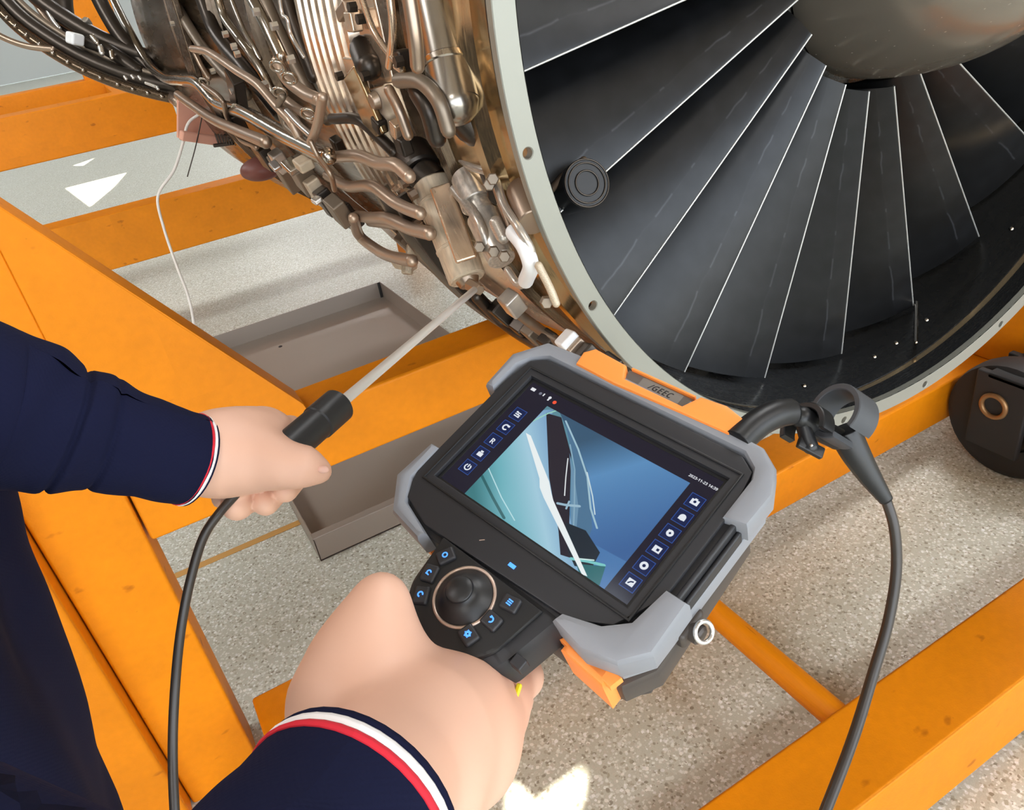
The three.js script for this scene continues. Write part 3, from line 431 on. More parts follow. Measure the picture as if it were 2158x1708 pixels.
/* ---------------------------------------------------------------- handheld videoscope */
const DEV = new THREE.Matrix4().makeBasis(V(0.2598, -0.14322, 0.95498), V(0.92885, 0.3075, -0.20658), V(-0.26407, 0.94071, 0.21292)).setPosition(0.19157, 1.35708, -0.34225);
const mm = (pts) => pts.map(([x, y]) => [x / 1000, y / 1000]);
{
  const t = thing('videoscope', 'handheld inspection videoscope with lit blue screen, grey bumpers and orange trim, held in a hand', 'videoscope');
  t.matrixAutoUpdate = true; DEV.decompose(t.position, t.quaternion, t.scale);
  const P = (n, g, m, label, par = t) => mesh(n, g, m, par, label);
  const S = (pts, z0, z1, b = 2) => slab(mm(pts), z0 / 1000, z1 / 1000, b / 1000);
  const bx = (x0, x1, y0, y1, z0, z1, r = 2) => rbox(x0 / 1000, x1 / 1000, y0 / 1000, y1 / 1000, z0 / 1000, z1 / 1000, r / 1000);
  P('housing', S([[-97, 40], [-90, 62], [-78, 70], [76, 70], [90, 62], [98, 40], [98, -36], [84, -66], [62, -78], [-56, -84], [-84, -76], [-97, -56]], -38, -1, 2), M.dblack, 'black front housing');
  { // frame around the display
    const s = poly(mm([[-94, 38], [-90, 60], [-80, 67], [78, 67], [89, 60], [93, 36], [93, -34], [80, -62], [58, -74], [-58, -80], [-84, -72], [-94, -54]])); s.holes.push(poly(mm([[-80, 49.5], [-80, -49.5], [80, -49.5], [80, 49.5]])));
    P('bezel', slab(s, -0.001, 0.0035, 0.0012), M.dblack);
    const q = poly(mm([[-86, 56], [86, 56], [86, -56], [-86, -56]])); q.holes.push(poly(mm([[-84.4, 54.4], [-84.4, -54.4], [84.4, -54.4], [84.4, 54.4]]))); P('bezel_groove', slab(q, 0.003, 0.0046, 0.0006), M.dpad);
  }
  { // the lit display: interface and live picture of turbine blades
    const cw = 1024, ch = 626, cv = document.createElement('canvas'); cv.width = cw; cv.height = ch; const g = cv.getContext('2d');
    const K = cw / 155, X = (x) => (x + 77.5) * K, Y = (y) => (47.5 - y) * K;
    g.fillStyle = '#1d1c2e'; g.fillRect(0, 0, cw, ch);
    const x0 = X(-54.5), x1 = X(61.5), y0 = Y(36.5), y1 = Y(-47.5), w = x1 - x0, h = y1 - y0;
    g.save(); g.beginPath(); g.rect(x0, y0, w, h); g.clip(); g.translate(x0, y0); g.scale(w, h); g.lineCap = g.lineJoin = 'round';
    let gr = g.createLinearGradient(0, 0, 1, 0.5); gr.addColorStop(0, '#5f8f9c'); gr.addColorStop(0.5, '#5f93ad'); gr.addColorStop(1, '#4d7db4'); g.fillStyle = gr; g.fillRect(0, 0, 1, 1);
    const area = (c, pts) => { g.fillStyle = c; g.beginPath(); pts.forEach(([x, y], i) => (i ? g.lineTo(x, y) : g.moveTo(x, y))); g.closePath(); g.fill(); };
    const lin = (c, wd, pts) => { g.strokeStyle = c; g.lineWidth = wd; g.beginPath(); pts.forEach(([x, y], i) => (i ? g.lineTo(x, y) : g.moveTo(x, y))); g.stroke(); };
    gr = g.createLinearGradient(0, 0.9, 0.55, 0.4); gr.addColorStop(0, '#3f7f86'); gr.addColorStop(0.25, '#6fb6c2'); gr.addColorStop(0.55, '#a9d3e6'); gr.addColorStop(0.8, '#7fa9cf'); gr.addColorStop(1, '#4a6f92');
    area(gr, [[0, 0.05], [0.05, 0], [0.1, 0.12], [0.86, 1], [0, 1]]);
    gr = g.createLinearGradient(0.3, 0.2, 1, 0.6); gr.addColorStop(0, '#3b5c78'); gr.addColorStop(0.35, '#5f93c4'); gr.addColorStop(1, '#3f68a0');
    area(gr, [[0.1, 0], [1, 0], [1, 0.75], [0.72, 0.78], [0.45, 0.3]]);
    area('#2b2733', [[0.03, 0.06], [0.13, 0.03], [0.35, 0.27], [0.62, 0.74], [0.80, 0.93], [0.70, 0.97], [0.60, 0.83], [0.34, 0.52]]);
    area('#51799a', [[0.16, 0.04], [0.24, 0.1], [0.5, 0.32], [0.74, 0.68], [0.78, 0.85], [0.66, 0.78], [0.47, 0.42], [0.3, 0.2]]);
    area('#6f97b4', [[0.33, 0.26], [0.42, 0.36], [0.60, 0.6], [0.70, 0.8], [0.62, 0.72], [0.44, 0.42]]);
    lin('#a7c9d8', 0.012, [[0.17, 0.04], [0.36, 0.2], [0.52, 0.36], [0.66, 0.56], [0.76, 0.66]]); lin('#cfe3ea', 0.008, [[0.5, 0.33], [0.62, 0.47], [0.7, 0.58]]); lin('#8fb3c8', 0.008, [[0.3, 0.2], [0.43, 0.36], [0.56, 0.58], [0.70, 0.83]]);
    lin('#f2f8fa', 0.007, [[0.35, 0.31], [0.42, 0.45], [0.49, 0.58]]); lin('#9fc1d4', 0.018, [[0.49, 0.66], [0.53, 0.64], [0.60, 0.59]]); lin('#9fc1d4', 0.012, [[0.535, 0.6], [0.55, 0.66]]);
    area('#1f2c38', [[0.60, 0.75], [0.72, 0.72], [0.86, 0.8], [0.88, 0.93], [0.80, 0.98], [0.72, 0.92]]); lin('#7fd0cf', 0.02, [[0.76, 0.95], [0.84, 0.9], [0.92, 0.86]]); lin('#d3f2ee', 0.01, [[0.78, 0.93], [0.86, 0.87]]); area('#2f6f74', [[0.80, 0.96], [0.93, 0.86], [0.97, 1], [0.84, 1]]);
    area('#f4fbfc', [[0.02, 0.30], [0.06, 0.30], [0.36, 0.55], [0.42, 0.62], [0.46, 0.66], [0.89, 0.99], [0.86, 1], [0.40, 0.68], [0.34, 0.63], [0.30, 0.57]]);
    lin('#bfe6ec', 0.008, [[0, 0.72], [0.2, 0.86], [0.36, 0.95]]); lin('#2c666b', 0.02, [[0, 0.8], [0.16, 0.9], [0.3, 0.98]]); lin('#9fd9c8', 0.01, [[0, 0.18], [0.04, 0.06], [0.07, 0]]);
    g.restore();
    g.textAlign = 'center'; g.textBaseline = 'middle';
    const icon = (x, y, s) => { const r = 4.7 * K; g.fillStyle = '#12224f'; g.fillRect(X(x) - r, Y(y) - r, 2 * r, 2 * r); g.strokeStyle = '#2f57a8'; g.lineWidth = 3; g.strokeRect(X(x) - r, Y(y) - r, 2 * r, 2 * r); g.save(); g.translate(X(x), Y(y)); g.scale(K, K); g.fillStyle = g.strokeStyle = '#eef3fb'; g.lineWidth = 0.8; s(); g.restore(); };
    const rect = (x, y, w2, h2) => g.fillRect(x, y, w2, h2), disc = (r, c) => { g.beginPath(); g.arc(0, 0, r, 0, 7); if (c) g.fillStyle = c; g.fill(); };
    const R6 = [() => { rect(-2.6, -1.6, 5.2, 3.8); rect(-1, -2.4, 2, 1); disc(0.9, '#12224f'); }, () => { disc(2.2); rect(-2.2, 0, 4.4, 2); }, () => { disc(2.3); rect(-2, -2, 2, 2); disc(0.7, '#12224f'); }, () => { rect(-2.5, -2, 5, 4.2); g.fillStyle = '#12224f'; rect(-0.2, -0.6, 1.6, 1.6); }, () => { disc(2.6); disc(1, '#12224f'); }, () => { rect(-2.4, -2.2, 4.8, 4.4); g.strokeStyle = '#12224f'; g.beginPath(); g.moveTo(-1.4, 1.2); g.lineTo(-0.2, -0.4); g.lineTo(1.4, -1); g.stroke(); }];
    R6.forEach((s, i) => icon(71.1, 27.1 - i * 12.5, s));
    const L5 = [() => { g.lineWidth = 0.9; for (const a of [-1.6, 0, 1.6]) { g.beginPath(); g.moveTo(-2.4, a); g.lineTo(2.4, a + 0.4); g.stroke(); g.beginPath(); g.arc(a, a, 0.8, 0, 7); g.fill(); } }, () => { g.lineWidth = 1.2; g.beginPath(); g.arc(0, 0, 2, 0.6, 5.6); g.stroke(); rect(0.8, -2.4, 1.8, 1.6); }, () => { g.font = 'bold 6px sans-serif'; g.fillText('R', 0, 0.3); }, () => { rect(-2.2, -0.9, 4.4, 3.2); rect(-1.2, -2.5, 2.4, 1.4); }, () => { g.lineWidth = 1; g.beginPath(); g.arc(0, 0, 2.2, -1, 4.1); g.stroke(); rect(-0.5, -2.6, 1, 2.8); }];
    L5.forEach((s, i) => icon(-67.7, 20.2 - i * 12.8, s));
    g.fillStyle = '#f2f4f8'; g.font = 'bold 17px sans-serif'; g.fillText('2023-11-23 14:39', X(67.5), Y(41));
    g.fillRect(X(-75), Y(44), 26, 17); g.fillStyle = '#7d8090'; g.beginPath(); g.arc(X(-66), Y(42.5), 8, 0, 7); g.fill(); g.fillStyle = '#f2f4f8'; g.fillRect(X(-63.6), Y(44), 7, 16); g.beginPath(); g.arc(X(-57.5), Y(43), 8, 0, 7); g.fill(); g.fillRect(X(-58.2), Y(42.5), 9, 15); g.fillStyle = '#ff5a3c'; g.beginPath(); g.arc(X(-52), Y(41.5), 10, 0, 7); g.fill();
    const ct = new THREE.CanvasTexture(cv); ct.colorSpace = THREE.SRGBColorSpace; ct.magFilter = THREE.LinearFilter;
    const gm = new THREE.PlaneGeometry(0.155, 0.095); gm.translate(0, 0, -0.0005); const back = new THREE.MeshPhysicalMaterial({ color: 0x050506, roughness: 0.12, emissive: 0xffffff, emissiveMap: ct, emissiveIntensity: 0.42 });
    P('display', gm, back, 'lit screen with a blue picture of turbine blades, icons, date and time');
    P('display_border', slab((() => { const s = poly(mm([[-80, 50], [80, 50], [80, -50], [-80, -50]])); s.holes.push(poly(mm([[-77.6, 47.6], [-77.6, -47.6], [77.6, -47.6], [77.6, 47.6]]))); return s; })(), -0.0012, -0.0003, 0.0002), M.dpad);
  }
  // grey rubber bumpers
  P('bumper', S([[-104, 26], [-106, 58], [-89, 80], [-58, 82], [68, 79], [86, 78], [99, 69], [107, 52], [106, 27], [91, 24], [91, 55], [88, 62], [78, 69], [-79, 69], [-90, 62], [-96, 52], [-96, 26]], -15, 6, 4), M.dgrey, 'grey rubber bumper along the top edge');
  P('bumper', S([[106, -29], [107, -63], [95, -78], [75, -84], [51, -80], [53, -73], [75, -66], [87, -55], [91, -29]], -19, 7, 5), M.dgrey);
  P('bumper', S([[-101, -32], [-103, -65], [-84, -86], [-54, -90], [-51, -84], [-81, -75], [-92, -60], [-93, -32]], -18, 6, 4), M.dgrey);
  P('lower_rim', S([[-101, 48], [-84, 74], [82, 73], [103, 50], [103, -60], [92, -76], [54, -79], [-54, -84], [-82, -80], [-100, -60]], -30, -14, 3), M.dgrey);
  P('side_rib', bx(96, 99.5, -34, 27, -14, 1), M.dblack); P('side_rib', bx(99.5, 102.5, -34, 27, -16, -5), M.dblack);
  P('rear_housing', S([[-80, 50], [80, 52], [98, 40], [103, -60], [92, -80], [60, -84], [-60, -86], [-88, -60]], -60, -33, 6), M.dbrown, 'dark brown rear housing');
  P('rear_housing', S([[-60, 30], [60, 30], [96, -20], [98, -66], [84, -82], [50, -80], [-60, -80]], -70, -52, 8), M.dbrown);
  P('orange_trim', S([[52, -82], [92, -86], [94, -78], [56, -74]], -24, -17, 1), M.dorange); P('orange_foot', S([[56, -86], [88, -88], [88, -70], [56, -70]], -58, -17, 3), M.dorange, 'bright orange rubber foot'); P('orange_foot', S([[-82, -84], [-58, -87], [-58, -76], [-82, -72]], -40, -16, 3), M.dorange);
  // orange top plate and name plate
  const top = P('top_plate', S([[-58, 83], [-56, 72], [-22, 71], [30, 73], [64, 74], [67, 88], [52, 92], [34, 90], [28, 78], [-18, 78], [-24, 88], [-52, 90]], -14, 8, 2), M.dorange, 'orange top plate');
  P('orange_trim', S([[-20, 88], [30, 88.5], [30, 90], [-20, 89.5]], -12, 6, 0.5), M.dorange, undefined, top);
  const lp = P('name_plate', S([[-20, 78], [28, 78], [30, 88], [-22, 88]], -12, 4, 1), M.logo, 'grey name plate with slanted letters', top);
  { const cv = document.createElement('canvas'); cv.width = 256; cv.height = 64; const g = cv.getContext('2d'); g.fillStyle = '#85807a'; g.fillRect(0, 0, 256, 64); g.fillStyle = '#2c2a2b'; g.font = 'italic bold 50px sans-serif'; g.textAlign = 'center'; g.textBaseline = 'middle'; g.fillText('/GEEC', 128, 34); const ct = new THREE.CanvasTexture(cv); ct.colorSpace = THREE.SRGBColorSpace; const pg = new THREE.PlaneGeometry(0.032, 0.008); pg.translate(0.007, 0.083, 0.0043); P('lettering', pg, new THREE.MeshStandardMaterial({ map: ct, roughness: 0.4, metalness: 0.3 }), undefined, top); }
  // strap lug with metal ring on the right side
  P('strap_lug', mergeGeometries([cyl(V(0.098, -0.03, -0.030), V(0.112, -0.03, -0.030), 0.006, 0.006, 18), bx(98, 106, -40, -18, -40, -24, 3)]), M.dbrown);
  { const g = new THREE.TorusGeometry(0.0058, 0.0014, 10, 30); g.rotateY(0.9); g.translate(0.1125, -0.029, -0.024); P('strap_ring', g, M.chrome, 'small chrome strap ring'); }
  // hand grip with joystick and keys
  const grip = (() => { const s = new THREE.Shape(); s.moveTo(-0.046, -0.074); s.lineTo(-0.040, -0.100); s.bezierCurveTo(-0.038, -0.124, -0.022, -0.139, 0.002, -0.140); s.bezierCurveTo(0.024, -0.140, 0.044, -0.128, 0.047, -0.108); s.lineTo(0.054, -0.074); return s; })();
  P('grip', slab(grip, -0.034, 0.002, 0.009), M.dblack, 'black rounded hand grip'); 
  { const s = new THREE.Shape(); s.moveTo(-0.040, -0.079); s.lineTo(-0.036, -0.106); s.bezierCurveTo(-0.034, -0.122, -0.018, -0.132, 0.0, -0.133); s.bezierCurveTo(0.020, -0.133, 0.034, -0.124, 0.038, -0.110); s.lineTo(0.043, -0.079); const kp = P('keypad', slab(s, 0.0, 0.005, 0.002), M.dpad, 'raised black keypad');
    const c = V(0, -0.1, 0.005);
    { const g = new THREE.TorusGeometry(0.0186, 0.0011, 8, 60); g.translate(c.x, c.y, c.z); P('joystick_ring', g, M.ringm, 'thin copper ring'); }
    { const g = new THREE.LatheGeometry([[0.0, 0.0125], [0.0045, 0.0121], [0.0078, 0.0108], [0.0086, 0.0096], [0.0075, 0.0082], [0.0072, 0.0068], [0.0098, 0.0055], [0.0128, 0.0042], [0.015, 0.0015], [0.0172, 0.0005], [0.0178, -0.001]].map((p) => new THREE.Vector2(...p)), 48); g.rotateX(Math.PI / 2); g.translate(c.x, c.y, c.z); P('joystick', g, M.dpad, 'domed black joystick'); }
    const ic = (kind) => { const q = []; const bar = (x, y, w, h) => { const g = new THREE.BoxGeometry(w / 1000, h / 1000, 0.0003); g.translate(x / 1000, y / 1000, 0); q.push(g); }; const tor = (r, w, a = Math.PI * 2, rot = 0) => { const g = new THREE.TorusGeometry(r / 1000, w / 1000, 4, 24, a); g.scale(1, 1, 0.3); g.rotateZ(rot); q.push(g); };
      if (kind === 0) tor(1.5, 0.45); if (kind === 1) { tor(1.3, 0.45, 4.5, 0.4); bar(-0.2, -1.4, 2.6, 0.7); } if (kind === 2) { tor(1.5, 0.5, 4.8, 0.3); } if (kind === 3) { tor(1.2, 0.7); for (let i = 0; i < 6; i++) bar(Math.cos(i * 1.047) * 2, Math.sin(i * 1.047) * 2, 0.6, 0.6); } if (kind === 4) { tor(1.5, 0.5, 4.2, -1.6); bar(-0.8, 1.5, 0.9, 1.4); } if (kind === 5) for (const y of [-1.3, 0, 1.3]) bar(0, y, 3.2, 0.75); if (kind === 6) bar(0, 0, 5, 2.4);
      return mergeGeometries(q.map((g) => boxUV(g))); };
    [[-28, -88], [-28, -102], [-22, -115], [19, -115], [24, -101], [26, -87]].forEach(([x, y], i) => { const a = Math.atan2(y + 100, x), b = P('key', (() => { const g = new RoundedBoxGeometry(0.0115, 0.0095, 0.004, 2, 0.0016); g.rotateZ(a * 0.4); g.translate(x / 1000, y / 1000, 0.0055); return g; })(), M.dblack); const gi = ic(i); gi.translate(x / 1000, y / 1000, 0.0077); P('key_icon', gi, M.blueicon, undefined, b); });
    const g6 = ic(6); g6.translate(0.0095, -0.0685, 0.0038); P('indicator_light', g6, M.blueicon, 'small blue indicator'); const sc = new THREE.BoxGeometry(0.0035, 0.0006, 0.0004); sc.rotateZ(0.7); sc.translate(-0.018, -0.0665, 0.0036); P('scratch_mark', sc, M.ringm); }
  P('latch_tab', bx(46, 54, -112, -105, -6, 2, 1), M.dblack);
  { const g = boxAt(0.003, 0.008, 0.003, V(0.050, -0.118, -0.022), new THREE.Quaternion().setFromEuler(new THREE.Euler(0, 0, 0.4)), 0.001); P('yellow_lanyard_tip', g, M.yellowtag, 'tiny bright yellow tag beside the grip'); }
  // neck, collar, boot and cable at the upper right corner (built in world space, kept under the device)
  const inv = DEV.clone().invert(), L = (...a) => at(...a).applyMatrix4(inv), LP = (p) => p.map((q) => L(...q));
  const vtube = (pts, rad, seg = 40, n = 18) => sweep(LP(pts), rad, seg, n);
  P('neck', vtube([[1552, 935, 0.47], [1578, 908, 0.475], [1610, 885, 0.48], [1640, 872, 0.485], [1668, 868, 0.49]], [0.0095, 0.0092, 0.009, 0.009, 0.0085]), M.black, 'black flexible neck');
  { // open collar that clips the cable
    const A = L(1700, 905, 0.505), ax = L(1740, 935, 0.505).sub(L(1700, 860, 0.492)).normalize();
    const collar = (c, r, len, a0, a1, axis, thick) => { const s = new THREE.Shape(); s.absarc(0, 0, r, a0, a1, false); s.absarc(0, 0, r - thick, a1, a0, true); const g = new THREE.ExtrudeGeometry(s, { depth: len, bevelEnabled: true, bevelSize: 0.0006, bevelThickness: 0.0006, bevelSegments: 1, curveSegments: 32 }); g.translate(0, 0, -len / 2); g.applyQuaternion(new THREE.Quaternion().setFromUnitVectors(V(0, 0, 1), axis)); g.translate(c.x, c.y, c.z); return sharp(g); };
    const vd = L(1745, 880, 0.47).sub(L(1745, 880, 0.5)).normalize();
    const axis1 = L(1800, 900, 0.502).sub(L(1740, 862, 0.489)).normalize();
    P('collar', collar(L(1776, 878, 0.498), 0.0185, 0.019, -0.6, 5.0, axis1, 0.003), M.rubberlight, 'open rubber collar');
    P('collar', collar(L(1700, 905, 0.50), 0.0165, 0.010, 0.8, 4.4, axis1, 0.003), M.black);
    P('collar_link', capped(LP([[1692, 890, 0.50], [1700, 920, 0.499], [1708, 942, 0.498]]), 0.005, 10, 10), M.black); P('collar_bridge', capped(LP([[1690, 880, 0.50], [1725, 905, 0.505], [1765, 925, 0.505]]), 0.0075, 12, 12), M.black); P('collar_plate', boxAt(0.018, 0.008, 0.004, L(1708, 944, 0.497), new THREE.Quaternion().setFromUnitVectors(V(1, 0, 0), L(1740, 962, 0.497).sub(L(1680, 930, 0.497)).normalize()), 0.001), M.black);
    const sc = new THREE.SphereGeometry(0.0012, 8, 6), p = L(1710, 939, 0.492); sc.translate(p.x, p.y, p.z); P('collar_screw', sc, M.chrome);
  }
  P('cable_boot', vtube([[1778, 905, 0.505], [1800, 950, 0.507], [1830, 1000, 0.51], [1868, 1055, 0.513]], [0.0105, 0.0092, 0.0072, 0.0045]), M.black, 'tapering black cable boot');
  P('cable', vtube([[1866, 1050, 0.513], [1884, 1110, 0.515], [1889, 1200, 0.52], [1872, 1310, 0.525], [1840, 1420, 0.525], [1800, 1550, 0.52], [1740, 1708, 0.51], [1690, 1830, 0.5], [1600, 1990, 0.49]], [0.0035, 0.0036, 0.0038, 0.0038, 0.0038], 90, 12), M.cable, 'dark brown insertion cable');
}

/* ---------------------------------------------------------------- probe handle, guide tube and cable */
{
  const t = thing('guide_tube', 'black cylindrical probe handle with long thin silver tube reaching into the engine', 'probe');
  const a = at(585, 965, 0.605), b = at(716, 852, 0.665), d = b.clone().sub(a).normalize();
  mesh('handle', mergeGeometries([cyl(a, a.clone().lerp(b, 0.62), 0.0142, 0.0142, 30, 0.001), cyl(a.clone().lerp(b, 0.6), b, 0.0152, 0.0152, 30, 0.002)]), M.black, t, 'black plastic handle');
  mesh('tube', cyl(b.clone().addScaledVector(d, -0.01), at(1000, 611, 1.215), 0.0050, 0.0054, 18), M.rod, t, 'long silver guide tube'); mesh('tube_ferrule', cyl(b.clone().addScaledVector(d, -0.002), b.clone().addScaledVector(d, 0.006), 0.006, 0.005, 18), M.steel, t);
  settle(t, a);
}
single('insertion_cable', sweep([[545, 1000, 0.60], [500, 1040, 0.605], [462, 1082, 0.60], [430, 1130, 0.60], [402, 1220, 0.60], [381, 1330, 0.60], [369, 1450, 0.595], [364, 1580, 0.59], [368, 1708, 0.58], [380, 1850, 0.57], [420, 2000, 0.56]].map((p) => at(...p)), [0.0036, 0.0037, 0.0038], 110, 12), M.cable, 'dark cable running down from the fist that grips the probe handle', 'cable');

/* ---------------------------------------------------------------- the operator */
function surfaceNet(f, lo, hi, h) {                                                  // meshes the zero level of f inside a box with cells of size h
  const n = ['x', 'y', 'z'].map((k) => Math.ceil((hi[k] - lo[k]) / h) + 1), [nx, ny, nz] = n, val = new Float32Array(nx * ny * nz), I = (x, y, z) => x + nx * (y + ny * z), p = V();
  for (let z = 0; z < nz; z++) for (let y = 0; y < ny; y++) for (let x = 0; x < nx; x++) val[I(x, y, z)] = f(p.set(lo.x + x * h, lo.y + y * h, lo.z + z * h));
  const vid = new Int32Array(nx * ny * nz).fill(-1), pos = [], idx = [];
  for (let z = 0; z < nz - 1; z++) for (let y = 0; y < ny - 1; y++) for (let x = 0; x < nx - 1; x++) {
    let m = 0, sx = 0, sy = 0, sz = 0, c = 0; const v = [];
    for (let k = 0; k < 8; k++) { const w = val[I(x + (k & 1), y + ((k >> 1) & 1), z + (k >> 2))]; v.push(w); if (w < 0) m++; }
    if (!m || m === 8) continue;
    for (let k = 0; k < 8; k++) for (const b of [1, 2, 4]) if (!(k & b)) { const q = k | b; if ((v[k] < 0) !== (v[q] < 0)) { const t = v[k] / (v[k] - v[q]); sx += (k & 1) + (b === 1 ? t : 0); sy += ((k >> 1) & 1) + (b === 2 ? t : 0); sz += (k >> 2) + (b === 4 ? t : 0); c++; } }
    vid[I(x, y, z)] = pos.length / 3; pos.push(lo.x + (x + sx / c) * h, lo.y + (y + sy / c) * h, lo.z + (z + sz / c) * h);
  }
  for (let z = 1; z < nz - 1; z++) for (let y = 1; y < ny - 1; y++) for (let x = 1; x < nx - 1; x++) {
    const s = val[I(x, y, z)] < 0;
    const quad = (e, a, b, c, d) => { if (s !== (val[e] < 0)) { const q = [a, b, c, d].map((k) => vid[k]); if (q.some((k) => k < 0)) return; s ? idx.push(q[0], q[1], q[2], q[0], q[2], q[3]) : idx.push(q[0], q[2], q[1], q[0], q[3], q[2]); } };
    quad(I(x + 1, y, z), I(x, y - 1, z - 1), I(x, y, z - 1), I(x, y, z), I(x, y - 1, z)); quad(I(x, y + 1, z), I(x - 1, y, z - 1), I(x - 1, y, z), I(x, y, z), I(x, y, z - 1)); quad(I(x, y, z + 1), I(x - 1, y - 1, z), I(x, y - 1, z), I(x, y, z), I(x - 1, y, z));
  }
  const nor = new Float32Array(pos.length), e = h * 0.4, q = V();
  for (let i = 0; i < pos.length; i += 3) { const g = V(); ['x', 'y', 'z'].forEach((k) => { q.set(pos[i], pos[i + 1], pos[i + 2]); q[k] += e; const a = f(q); q[k] -= 2 * e; g[k] = a - f(q); }); g.normalize(); nor.set([g.x, g.y, g.z], i); }
  const g = new THREE.BufferGeometry(); g.setAttribute('position', new THREE.Float32BufferAttribute(pos, 3)); g.setAttribute('normal', new THREE.BufferAttribute(nor, 3)); g.setIndex(idx); return boxUV(g);
}
const capsule = (a, b, ra, rb) => { const ab = b.clone().sub(a), L2 = ab.lengthSq() || 1e-9; return (p) => { let t = ((p.x - a.x) * ab.x + (p.y - a.y) * ab.y + (p.z - a.z) * ab.z) / L2; t = t < 0 ? 0 : t > 1 ? 1 : t; return Math.hypot(p.x - a.x - ab.x * t, p.y - a.y - ab.y * t, p.z - a.z - ab.z * t) - (ra + (rb - ra) * t); }; };
const smin = (a, b, k) => { const h = Math.max(0, k - Math.abs(a - b)) / k; return Math.min(a, b) - h * h * k * 0.25; };
const blend = (fs, k) => (p) => { let d = 1e9; for (const f of fs) d = smin(d, f(p), k); return d; };
const J = ([x, y, d, r]) => ({ p: at(x, y, d), r: r * d / F });                        // joint from a pixel, its depth and its radius in pixels
const chain = (list) => { const j = list.map(J), o = []; for (let i = 0; i + 1 < j.length; i++) o.push(capsule(j[i].p, j[i + 1].p, j[i].r, j[i + 1].r)); return o; };
{
  const t = thing('person', 'person in navy jersey with red and white cuffs holding the videoscope and the probe', 'person');
  // right hand around the grip
  const rpalm = blend([...chain([[740, 1735, 0.315, 140], [825, 1620, 0.355, 124], [905, 1540, 0.39, 118], [965, 1500, 0.42, 94], [1035, 1470, 0.455, 62]]), ...chain([[800, 1610, 0.37, 112], [756, 1520, 0.40, 114], [754, 1480, 0.407, 110], [768, 1420, 0.415, 80]]), ...chain([[775, 1500, 0.41, 98], [900, 1490, 0.43, 76], [1000, 1480, 0.45, 66]]), ...chain([[915, 1660, 0.372, 98], [975, 1590, 0.415, 92], [1035, 1510, 0.46, 64]])], 0.022);
  const rthumb = blend(chain([[770, 1450, 0.415, 84], [775, 1380, 0.415, 70], [792, 1310, 0.42, 60], [804, 1262, 0.425, 55]]), 0.012);
  const rf = [[[1040, 1465, 0.455, 58], [1098, 1428, 0.482, 44], [1085, 1385, 0.522, 38], [1010, 1340, 0.535, 34]], [[1035, 1510, 0.46, 56], [1078, 1475, 0.50, 42], [1050, 1420, 0.545, 38], [975, 1370, 0.55, 34]], [[1020, 1560, 0.455, 54], [1050, 1525, 0.51, 40], [1015, 1455, 0.55, 36], [940, 1400, 0.555, 32]], [[995, 1610, 0.44, 48], [1015, 1580, 0.50, 36], [975, 1500, 0.54, 32], [905, 1440, 0.545, 28]]].map((c) => blend(chain(c), 0.006));
  const rhand = (p) => { let d = smin(rpalm(p), rthumb(p), 0.03); const fd = Math.min(...rf.map((f) => f(p))); return smin(d, fd, 0.010); };
  const wr = J([660, 1820, 0.29, 110]), wr2 = J([760, 1700, 0.325, 112]);
  const rwrist = capsule(wr.p, wr2.p, 0.030, 0.032), rall = (p) => smin(rhand(p), rwrist(p), 0.02);
  // left hand closed on the probe handle
  const lpalm = blend([...chain([[400, 965, 0.585, 74], [455, 956, 0.60, 74], [530, 945, 0.625, 70], [575, 925, 0.645, 52]]), ...chain([[480, 976, 0.60, 56], [560, 968, 0.60, 50]]), ...chain([[470, 940, 0.615, 62], [545, 905, 0.65, 40]])], 0.02);
  const lthumb = blend(chain([[540, 975, 0.597, 50], [600, 982, 0.592, 41], [642, 984, 0.593, 36], [676, 994, 0.597, 22]]), 0.012);
  const lf = [[[568, 898, 0.655, 30], [612, 905, 0.69, 26], [650, 975, 0.665, 24], [602, 1034, 0.622, 26]], [[548, 905, 0.66, 30], [590, 925, 0.70, 26], [615, 1000, 0.67, 25], [560, 1060, 0.622, 28]], [[520, 915, 0.66, 32], [560, 950, 0.70, 28], [560, 1020, 0.665, 28], [500, 1064, 0.617, 34]], [[495, 930, 0.655, 30], [525, 975, 0.69, 26], [515, 1030, 0.66, 25], [470, 1050, 0.63, 24]]];
  const lfd = lf.map((c) => blend(chain(c), 0.006));
  const lall = (p) => { let d = smin(lpalm(p), lthumb(p), 0.016); return smin(d, Math.min(...lfd.map((f) => f(p))), 0.006); };
  const bounds = (list, pad) => { const b = new THREE.Box3(); for (const q of list) { const j = J(q); b.expandByPoint(j.p); } return b.expandByScalar(pad); };
  const rb = bounds([[640, 1840, 0.29, 1], [900, 1800, 0.33, 1], [790, 1250, 0.42, 1], [1100, 1428, 0.482, 1], [905, 1400, 0.555, 1], [640, 1500, 0.40, 1], [1050, 1600, 0.43, 1]], 0.05), lb = bounds([[400, 965, 0.585, 1], [690, 994, 0.597, 1], [612, 905, 0.70, 1], [500, 1080, 0.62, 1], [540, 870, 0.63, 1]], 0.04);
  // head, neck and torso under the clothes
  const head = V(-0.22, 1.74, -0.58);
